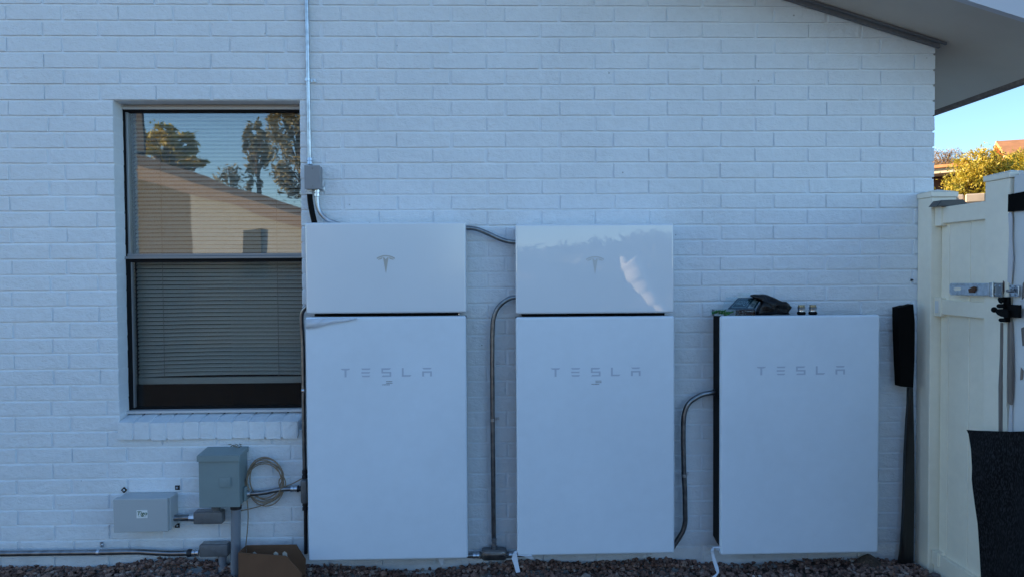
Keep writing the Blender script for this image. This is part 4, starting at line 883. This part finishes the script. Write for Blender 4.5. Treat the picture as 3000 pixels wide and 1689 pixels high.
# hasp
hs = thing('hasp', 'galvanized hasp with slotted strap folded back across the fence stile', 'hasp', PX(2860, 850, 2.13))
XH = 2.128
def hx(pts, X, th_, bev=.001):
    bm = nb(); return prism(bm, [(PX(x, y, X)[1], PX(x, y, X)[2]) for x, y in pts], X, X+th_, 'X', bev=bev)
mk('strap', hx([(2785, 829), (2898, 829), (2898, 866), (2785, 863), (2781, 857), (2781, 835)], XH, .004), M_zinc, hs)
mk('strap_rib', hx([(2786, 832), (2892, 833), (2892, 836), (2786, 835)], XH-.003, .003, .0008), M_zinc, hs)
mk('strap_rib', hx([(2786, 858), (2892, 861), (2892, 864), (2786, 861)], XH-.003, .003, .0008), M_zinc, hs)
mk('slot', hx([(2793, 845), (2799, 841), (2805, 842), (2812, 841), (2816, 846), (2812, 851), (2803, 850), (2798, 852)], XH-.0006, .0008, 0), M_vinyl, hs)
mk('rusty_lug', hx([(2836, 846), (2846, 842), (2850, 839), (2857, 840), (2856, 850), (2852, 857), (2838, 857)], XH-.006, .006), M_rust, hs)
mk('hinge_plate', hx([(2898, 828), (2935, 829), (2935, 869), (2898, 868)], XH, .005), M_galv_dim, hs)
mk('hinge_knuckle', hx([(2899, 827), (2908, 826), (2908, 869), (2899, 868)], XH-.007, .007, .003), M_zinc, hs)
for (x, y) in ((2916, 836), (2929, 837), (2916, 860), (2929, 861)):
    p = PX(x, y, XH); bm = nb(); ringstack(bm, (XH-.003, p[1], p[2]), (XH, p[1], p[2]), [(0, .003), (1, .004)], 8); mk('screw', bm, M_zinc, hs)
st = thing('hasp_staple', 'square galvanized staple plate screwed to the gate post', 'staple plate', PX(2968, 850, 2.13))
mk('plate', hx([(2957, 833), (2979, 834), (2984, 838), (2984, 864), (2979, 869), (2957, 868)], XH+.006, .005, .002), M_zinc, st)
bm = nb(); a = PX(2952, 850, XH-.01); tube(bm, [PX(2968, 846, XH+.004), PX(2960, 849, XH-.012), PX(2950, 851, XH-.016), PX(2960, 853, XH-.012), PX(2972, 852, XH+.004)], .005, 10); mk('loop', bm, M_galv_dim, st, smooth=True)
for (x, y) in ((2960, 838), (2975, 838), (2960, 862), (2975, 862)):
    p = PX(x, y, XH+.006); bm = nb(); ringstack(bm, (XH+.003, p[1], p[2]), (XH+.006, p[1], p[2]), [(0, .003), (1, .004)], 8); mk('screw', bm, M_galv_dim, st)
# black gravity latch
la = thing('gate_latch', 'black metal gate latch with curved fingers below the hasp', 'latch', PX(2950, 900, 2.12))
def lc(x, y): return (2850+x/7.253, 780+y/7.253)
XLt = 2.118
mk('back_plate', hx([lc(*q) for q in ((640, 645), (752, 645), (752, 800), (745, 1180), (670, 1180), (660, 1080), (640, 900))], XLt+.008, .012, .002), M_black, la)
mk('post_plate', hx([lc(*q) for q in ((752, 803), (980, 815), (980, 1088), (752, 1078))], XLt+.006, .012, .003), M_black, la)
mk('finger', hx([lc(*q) for q in ((530, 650), (640, 650), (650, 730), (590, 735), (575, 785), (545, 760), (520, 700))], XLt-.004, .012, .003), M_black, la)
mk('finger', hx([lc(*q) for q in ((500, 810), (530, 792), (640, 790), (650, 880), (545, 882), (505, 870), (493, 840))], XLt-.004, .012, .003), M_black, la)
mk('latch_arm', hx([lc(*q) for q in ((500, 900), (650, 895), (745, 930), (745, 1090), (660, 1082), (600, 1045), (510, 1020), (468, 960))], XLt-.006, .014, .003), M_black, la)
mk('finger', hx([lc(*q) for q in ((560, 1093), (680, 1093), (690, 1180), (570, 1178), (537, 1150), (540, 1110))], XLt-.004, .012, .003), M_black, la)
p = PX(*lc(455, 915), XLt); bm = nb(); bmesh.ops.create_uvsphere(bm, u_segments=12, v_segments=8, radius=.012, matrix=Matrix.Translation((XLt, p[1], p[2]))); mk('knob', bm, M_black, la, smooth=True)
# black fabric draped at lower right
bm = nb(); XF0 = 2.095
Lp = [(2834, 1258), (2840, 1290), (2847, 1330), (2850, 1380), (2849, 1415), (2851, 1440), (2856, 1485), (2864, 1540), (2869, 1600), (2873, 1650), (2878, 1740)]
rows_ = []
for i, (x, y) in enumerate(Lp):
    row = []
    for k_ in range(10):
        u = k_/9; px_ = x+(3120-x)*u; py_ = (1258+4*math.sin(u*2.8) if i == 0 else y)
        p = PX(px_, py_, XF0-(.020*math.sin(u*6+i*.45)+.010*math.sin(u*17-i*.6))*min(1, (i+1)/4)-.02*min(1, i/4)); p[2] = PX(2900, py_, XF0)[2] if i else PX(px_, py_, XF0)[2]
        row.append(bm.verts.new((p[0], p[1], max(.01, p[2]))))
    rows_.append(row)
for a_, b_ in zip(rows_, rows_[1:]):
    for k_ in range(9): bm.faces.new((a_[k_], a_[k_+1], b_[k_+1], b_[k_]))
thicken(bm, .004)
M_weave = mat('black_weave', (.006, .006, .007), .9, spec=.15, bump=.6, bscale=9, bdist=.03, stretch=(1, 1, .35), col2=(.030, .032, .036), vscale=210)
M_weave.node_tree.nodes['Color Ramp'].color_ramp.elements[0].position = .45 if 'Color Ramp' in M_weave.node_tree.nodes else .5
o = mk('fabric_sheet', bm, M_weave, smooth=True, auto=60); tag(o, 'black woven fabric sheet hanging over the gate at lower right', 'fabric')
# rocks and twigs
for i, (px, py, s, lb) in enumerate(((2625, 1668, .035, 'pale flat rock lying in dark soil near the fence post foot'), (2716, 1672, .022, 'reddish rock against the fence post foot'), (2742, 1680, .026, 'reddish rock below the lower fence rail'), (2538, 1672, .026, 'grey rock in soil below the right battery'))):
    p = PX(px, py, P(px, py, -.12 if px < 2700 else -.18)[0]); v = IV*(1+.18*RNG.standard_normal((len(IV), 1))); bm = nb(); vs = [bm.verts.new((p[0]+a[0]*s*1.2, (-.10 if px < 2700 else -.17)+a[1]*s, .012+a[2]*s*.55)) for a in v]
    for f_ in IF: bm.faces.new([vs[q] for q in f_])
    bmesh.ops.bevel(bm, geom=bm.edges[:], offset=s*.12, segments=1, affect='EDGES'); o = mk('rock', bm, M_rock); tag(o, lb, 'rock', 'rocks by the fence')
bm = nb()
for i in range(150):
    x = random.uniform(1.55, 2.15) if i < 110 else random.uniform(-.9, 2.1); y = random.uniform(-.25, -.02); a = random.uniform(0, 6.28); l = random.uniform(.015, .05); z = .022-.012*x+random.uniform(0, .014)
    tube(bm, [(x, y, z), (x+math.cos(a)*l*.5, y+math.sin(a)*l*.5, z+random.uniform(0, .01)), (x+math.cos(a)*l, y+math.sin(a)*l, z)], .0011, 4, 0)
mk('twig_litter', bm, mat('dry_twig', (.17, .13, .10), .9), kind='stuff')
# soil mound below right battery
bm = nb(); n = 40; gx = np.linspace(1.05, 2.12, n); gy_ = np.linspace(-.34, -.004, 14); G = []
for y in gy_:
    G.append([bm.verts.new((x, y, .005+.016*math.exp(-((x-1.75)/.35)**2)+.045*math.exp(-((x-1.87)/.05)**2)*math.exp(-((y+.06)/.06)**2)+.014*noise.noise(Vector((x*14, y*14, 0)))+.008*noise.noise(Vector((x*45, y*45, 3))))) for x in gx])
for a_, b_ in zip(G, G[1:]):
    for k_ in range(n-1): bm.faces.new((a_[k_], a_[k_+1], b_[k_+1], b_[k_]))
mk('soil', bm, M_dirt, smooth=True, kind='structure')
NS = 1500
xs3 = RNG.uniform(1.0, 2.1, NS); ys3 = -RNG.random(NS)**.9*.34; zs3 = .010+.016*np.exp(-((xs3-1.75)/.35)**2)+RNG.uniform(0, .012, NS)
bulk('loose_stones', np.stack([xs3, ys3, zs3], 1), RNG.uniform(.004, .013, NS), M_gravel, kind='stuff')
# ------------------------------------------------------------------ vegetation
def leaf_mesh(name, centers, size, jitter=.5, tones=None, long=1.6):
    n = len(centers); d = RNG.standard_normal((n, 3)); d /= np.linalg.norm(d, axis=1)[:, None]; e = RNG.standard_normal((n, 3)); e -= d*(e*d).sum(1)[:, None]; e /= np.linalg.norm(e, axis=1)[:, None]
    s = size*RNG.uniform(1-jitter, 1+jitter, (n, 1)); V = np.stack([centers-d*s*long, centers+e*s*.5, centers+d*s*long, centers-e*s*.5], 1).reshape(-1, 3)
    me = bpy.data.meshes.new(name); me.from_pydata(V.tolist(), [], (np.arange(n*4).reshape(n, 4)).tolist())
    at = me.attributes.new('tone', 'FLOAT', 'POINT'); tn = RNG.random(n) if tones is None else np.clip(tones+.15*RNG.standard_normal(n), 0, 1); at.data.foreach_set('value', np.repeat(tn, 4).astype(np.float32)); me.update(); return me
M_leaf = attr_mat('yellow_green_leaf', [(.20, .20, .02), (.50, .38, .035), (.74, .50, .06)], .6, 0, trans=.35)
M_dry = attr_mat('dry_twig_crown', [(.30, .18, .08), (.42, .27, .14)], .8, 0, trans=.2)
M_pine = attr_mat('pine_needles', [(.13, .12, .06), (.30, .24, .11)], .8, 0, trans=.15)
M_bark = mat('bark', (.10, .075, .06), .95, bump=.6, bscale=20)
def tree(name, label, base, top, crown_c, rad, nleaf, lsize, lm, nclump=70, spread=.30, cat='tree', conifer=False, long=1.6):
    t = thing(name, label, cat, base)
    base = Vector([float(c) for c in base]); cc = np.array(crown_c, float); rad = np.array(rad, float)
    bm = nb(); tp = Vector([float(c) for c in cc])+Vector((0, 0, rad[2]*.5)); mid = base.lerp(tp, .5)+Vector((.1, .05, 0)); h = (tp-base).length
    pp = smooth_path([base, mid, tp], 6); tube(bm, pp, [h*.028*(1-.8*i/(len(pp)-1)) for i in range(len(pp))], 8, 0)
    cl = []
    while len(cl) < nclump:
        v = RNG.uniform(-1, 1, 3)
        r = np.linalg.norm(v)
        if r < 1 and r > .35:
            if conifer and abs(v[0])+abs(v[1]) > 1.05*(1-v[2])*.55+.05: continue
            cl.append(cc+v*rad)
    for q in cl[::2]:
        s = pp[min(len(pp)-1, max(2, int(len(pp)*(.35+.6*(q[2]-base.z)/max(.1, tp.z-base.z)*.7))))]; tube(bm, smooth_path([s, s.lerp(Vector(q), .5)+Vector((0, 0, .04*h)), Vector(q)], 3), h*.0035, 5, 0)
    mk('trunk', bm, M_bark, t, smooth=True)
    ci = RNG.integers(0, len(cl), nleaf); ctr = np.array(cl)[ci]+RNG.standard_normal((nleaf, 3))*rad*spread*np.array([.55, .55, .45]); tone = RNG.random(len(cl))[ci]*.7+.1
    mk('crown', leaf_mesh('crown', ctr, lsize, tones=tone, long=long), lm, t, kind=None)
    return t
RNG = np.random.default_rng(21)
def gz(y): return hmap(3, y)-.06
# beyond the fence
c = P(2872, 535, 10); tree('leafy_tree', 'bushy yellow green sunlit tree rising beyond the fence', (c[0], 10, gz(10)), 0, (c[0], 10, c[2]), (.54, .6, .60), 12000, .021, M_leaf, 190, .24)
c = P(3005, 520, 10.8); tree('leafy_tree', 'yellow green leafy tree behind the gate, right under the orange roof', (c[0], 10.8, gz(10.8)), 0, (c[0], 10.8, c[2]), (.54, .6, .64), 10000, .021, M_leaf, 170, .24)
c = P(2765, 475, 24); tree('bare_tree', 'pale dry bare tree far behind, next to the wall corner', (c[0], 24, gz(24)), 0, (c[0], 24, c[2]-.2), (.75, .7, .75), 7000, .016, M_dry, 90, .25, long=2.4)
c = P(2790, 500, 26); tree('distant_shrub', 'small grey green shrub far behind beside the bare tree', (c[0], 26, gz(26)), 0, (c[0]+.1, 26, c[2]), (.7, .6, .45), 2500, .03, M_pine, 40, .3, cat='shrub')
# low far house, facade turned to the sun
M_cream = mat('cream_stucco', (.62, .52, .36), .9, bump=.2, bscale=10); M_brown = mat('brown_siding', (.10, .045, .025), .9); M_terr = mat('terracotta_roof', (.58, .25, .10), .9, bump=.6, bscale=8, var=.15, vscale=4)
def far_house(name, label, o_, ang, w_, d_, wall_h, roof):
    t = thing(name, label, 'house', o_); t.rotation_euler.z = ang; return t
y_ = 17.0; pA = P(2700, 492, y_); pB = P(2800, 512, y_)
h1 = thing('low_house', 'low house with cream fascia and brown wall behind the wall corner', 'house', (pA[0], y_, gz(y_)))
def loc_mk(name, bm, m_, t): # geometry given in the thing's own space
    me = bpy.data.meshes.new(name); bmesh.ops.recalc_face_normals(bm, faces=bm.faces[:]); bm.to_mesh(me); bm.free(); me.materials.append(m_); o = bpy.data.objects.new(name, me); COL.objects.link(o); o.parent = t; return o
H = pB[2]-gz(y_); T = pA[2]-gz(y_)
loc_mk('wall', B(-4, 6, 1.0, 5, 0, H-.02), M_brown, h1); loc_mk('fascia', B(-5, 7, 0, .04, H-.0, T-.06), M_cream, h1); loc_mk('soffit', B(-5, 7, .041, 5.5, H+.02, H+.05), M_cream, h1)
bm = nb(); prism(bm, [(-.15, T-.06), (-.15, T+.02), (3, T+.35), (6.2, T+.02), (6.2, T-.06)], -5.2, 7.2, 'X'); loc_mk('roof', bm, M_terr, h1)
h1.rotation_euler.z = math.radians(-46)
y_ = 19.0; pr_ = P(2918, 414, y_); pe = P(3000, 490, y_)
h2 = thing('hillside_house', 'hillside house with orange roof and cream gable above the yellow tree', 'house', (pr_[0], y_, gz(y_)))
rz = pr_[2]-gz(y_); W_ = 3.4; dz_ = 1.5
bm = nb(); prism(bm, [(-W_+.4, 0), (W_-.4, 0), (W_-.4, rz-dz_+.1), (0, rz-.12), (-W_+.4, rz-dz_+.1)], .3, 8); loc_mk('wall', bm, M_cream, h2)
bm = nb(); prism(bm, [(0, rz), (W_, rz-dz_), (W_, rz-dz_-.12), (0, rz-.12)], 0, 8.4); prism(bm, [(0, rz), (-W_, rz-dz_), (-W_, rz-dz_-.12), (0, rz-.12)], 0, 8.4); loc_mk('roof', bm, M_terr, h2)
h2.rotation_euler.z = math.radians(-116)
# stone retaining wall below the tree
bm_i = 0; sw = thing('stone_wall', 'low pale stacked stone wall beyond the fence under the yellow tree', 'wall', (P(2840, 590, 8)[0], 8, gz(8)))
M_stone = mat('pale_stone', (.46, .36, .26), .9, bump=.6, bscale=20, var=.15, vscale=3)
zlow, zhi = gz(8), P(2840, 570, 8)[2]
for rr in range(int((zhi-zlow)/.16)+1):
    x = P(2740, 590, 8)[0]-.1*(rr % 2)
    while x < P(2960, 590, 8)[0]:
        w_ = random.uniform(.18, .34); z = zlow+rr*.16
        if z+.15 < zhi+.05: mk('stone', B(x, x+w_-.015, 8+random.uniform(0, .04), 8.3, z, z+.148, .02, 1), M_stone, sw)
        x += w_
sw.rotation_euler.z = -.6
# ------------------------------------------------------------------ across the yard behind the viewer (seen only in reflections)
YN = 9.5; V0 = 2*(YW+.018)
def mir(px, py, d): p = P(px, py, d+V0); return p[0], -d, p[2]
M_nstucco = mat('tan_stucco', (.44, .43, .39), .9, bump=.2, bscale=12); M_nroof = mat('brown_shingle', (.12, .105, .10), .95, bump=.5, bscale=8, var=.15, vscale=5)
nh = thing('neighbour_house', 'tan stucco neighbour house with brown gable roof, reflected in the window', 'house', (-5, -YN-2, 0))
a = mir(395, 452, YN); b = mir(885, 607, YN); sl_ = (b[2]-a[2])/(b[0]-a[0])
def zr(x): return a[2]+sl_*(x-a[0])
rx0, rx1 = a[0]-1.5, b[0]+.7
ex_ = mir(872, 700, YN)[0]; wl = mir(528, 600, YN)[0]
bm = nb(); prism(bm, [(wl, 0), (ex_, 0), (ex_, zr(ex_)-.2), (wl, zr(wl)-.2)], -YN-.6, -YN-.5); mk('wall', bm, M_nstucco, nh)
bm = nb(); prism(bm, [(rx0-3, 0), (wl-.02, 0), (wl-.02, zr(wl)-.2), (rx0, zr(rx0)-.2), (rx0-3, zr(wl)-.2)], -YN-.9, -YN-.8); mk('wing_wall', bm, mat('shade_toned_wing', (.17, .15, .12), .9), nh)  # the wing's shade is put into its darker wall colour
bm = nb(); box(bm, ex_-.1, ex_, -YN-8, -YN-.61, 0, zr(ex_)-.35); mk('side_wall', bm, M_nstucco, nh)
bm = nb(); prism(bm, [(rx0-6, zr(rx0)+1.2-1.5), (rx0, zr(rx0)), (rx1, zr(rx1)), (rx1, zr(rx1)-.16), (rx0, zr(rx0)-.16), (rx0-6, zr(rx0)+1.2-1.66)], -YN-8.5, -YN-.02); mk('roof', bm, M_nroof, nh)
bm = nb(); prism(bm, [(rx0, zr(rx0)-.162), (rx1, zr(rx1)-.162), (rx1, zr(rx1)-.40), (rx0, zr(rx0)-.40)], -YN-.06, -YN-.02); mk('barge_board', bm, mat('tan_trim', (.30, .22, .16), .8), nh)
w0, w1 = mir(685, 668, YN), mir(745, 735, YN); mk('window', B(w0[0], w1[0], -YN-.5, -YN-.46, w1[2]-.5, w0[2]), mat('dark_window', (.10, .10, .09), .3), nh)
c0, c1_ = mir(362, 320, YN+1.5), mir(418, 450, YN+1.5); mk('chimney', B(c0[0], c1_[0], -YN-1.6, -YN-1.5, 2.6, c0[2]+1.2), mat('mauve_stucco', (.11, .11, .12), .9), nh)
bm = nb(); box(bm, 4.5, 16, -YN-3.2, -YN-3, 0, 1.5); box(bm, ex_+.05, 1.5, -YN-3.2, -YN-3, 0, 1.45)
o = mk('yard_wall', bm, mat('block_wall', (.24, .19, .16), .9, bump=.4, bscale=8)); tag(o, 'long low block yard wall across the yard, seen only as a reflection', 'wall')
def mtree(name, label, px, py, d, rad, n, ls, lm, con=False, ncl=70, sp=.28):
    p = mir(px, py, d); tree(name, label, (p[0], -d, 0), 0, (p[0], -d, p[2]), rad, n, ls, lm, ncl, sp, conifer=con)
mtree('garden_tree', 'golden green garden tree reflected beside the chimney in the window', 480, 418, 15, (.75, .6, .45), 3200, .045, M_leaf, False, 50, .2)
mtree('garden_tree', 'small golden tree top reflected above the roof ridge at the window left', 530, 475, 16, (.65, .6, .25), 1500, .045, M_leaf, False, 40, .2)
mtree('pine_tree', 'small conifer pair reflected over the roof in the middle of the window', 672, 540, 19, (.62, .6, .95), 2400, .05, M_pine, True)
mtree('pine_tree', 'little conifer reflected right of the roof conifers in the window', 728, 575, 19, (.35, .35, .6), 1000, .05, M_pine, True)
mtree('pine_tree', 'dark narrow pine reflected near the upper right of the window', 752, 445, 17, (.36, .36, 1.0), 1500, .05, M_pine, False, 45, .18)
mtree('pine_tree', 'large spreading pine reflected at the window right edge', 876, 425, 14, (.80, .7, 1.35), 4200, .042, M_pine, False, 80, .17)
mtree('garden_tree', 'broad garden tree across the yard, reflected softly in the first inverter', 1120, 720, 17, (1.8, 1.2, 1.1), 6000, .09, M_pine)
mtree('garden_tree', 'rounded hedge tree across the yard, reflected in the middle inverter', 1720, 800, 17, (2.2, 1.2, .9), 8000, .09, M_pine)
mtree('garden_tree', 'wide dark hedge tree across the yard, reflected below the skyline of the inverter', 1560, 830, 18, (1.8, 1.2, .9), 6000, .09, M_pine)
mtree('garden_tree', 'tall shrub across the yard, reflected at the inverter right edge', 1925, 770, 18, (1.2, 1, 1.0), 5000, .08, M_pine)
# unseen pale forked shape, added to reflect as the streak in the middle inverter
def mir2(px, py, d): p = P(px, py, d-.33); return Vector((p[0], -d, p[2]))
bm = nb(); tube(bm, [mir2(x_, y_, 8) for x_, y_ in ((1945, 915), (1915, 880), (1888, 842), (1866, 812), (1856, 785), (1842, 765))], [.07]*6+[.11]*6+[.14]*6+[.17]*6+[.16]*7, 10)
tube(bm, [mir2(1862, 800, 8), mir2(1830, 775, 8), mir2(1824, 752, 8)], .05, 8); tube(bm, [mir2(1942, 912, 8), mir2(1955, 1000, 8), mir2(1960, 1140, 8)], .036, 8)
o = mk('streak_reflector', bm, mat('streak_pale', (.85, .78, .66), .9), smooth=True); tag(o, 'unseen pale leaning shape added to reflect as a streak in the middle inverter', 'added reflector')
print('objects', len(bpy.data.objects), 'bricks', len(BR))
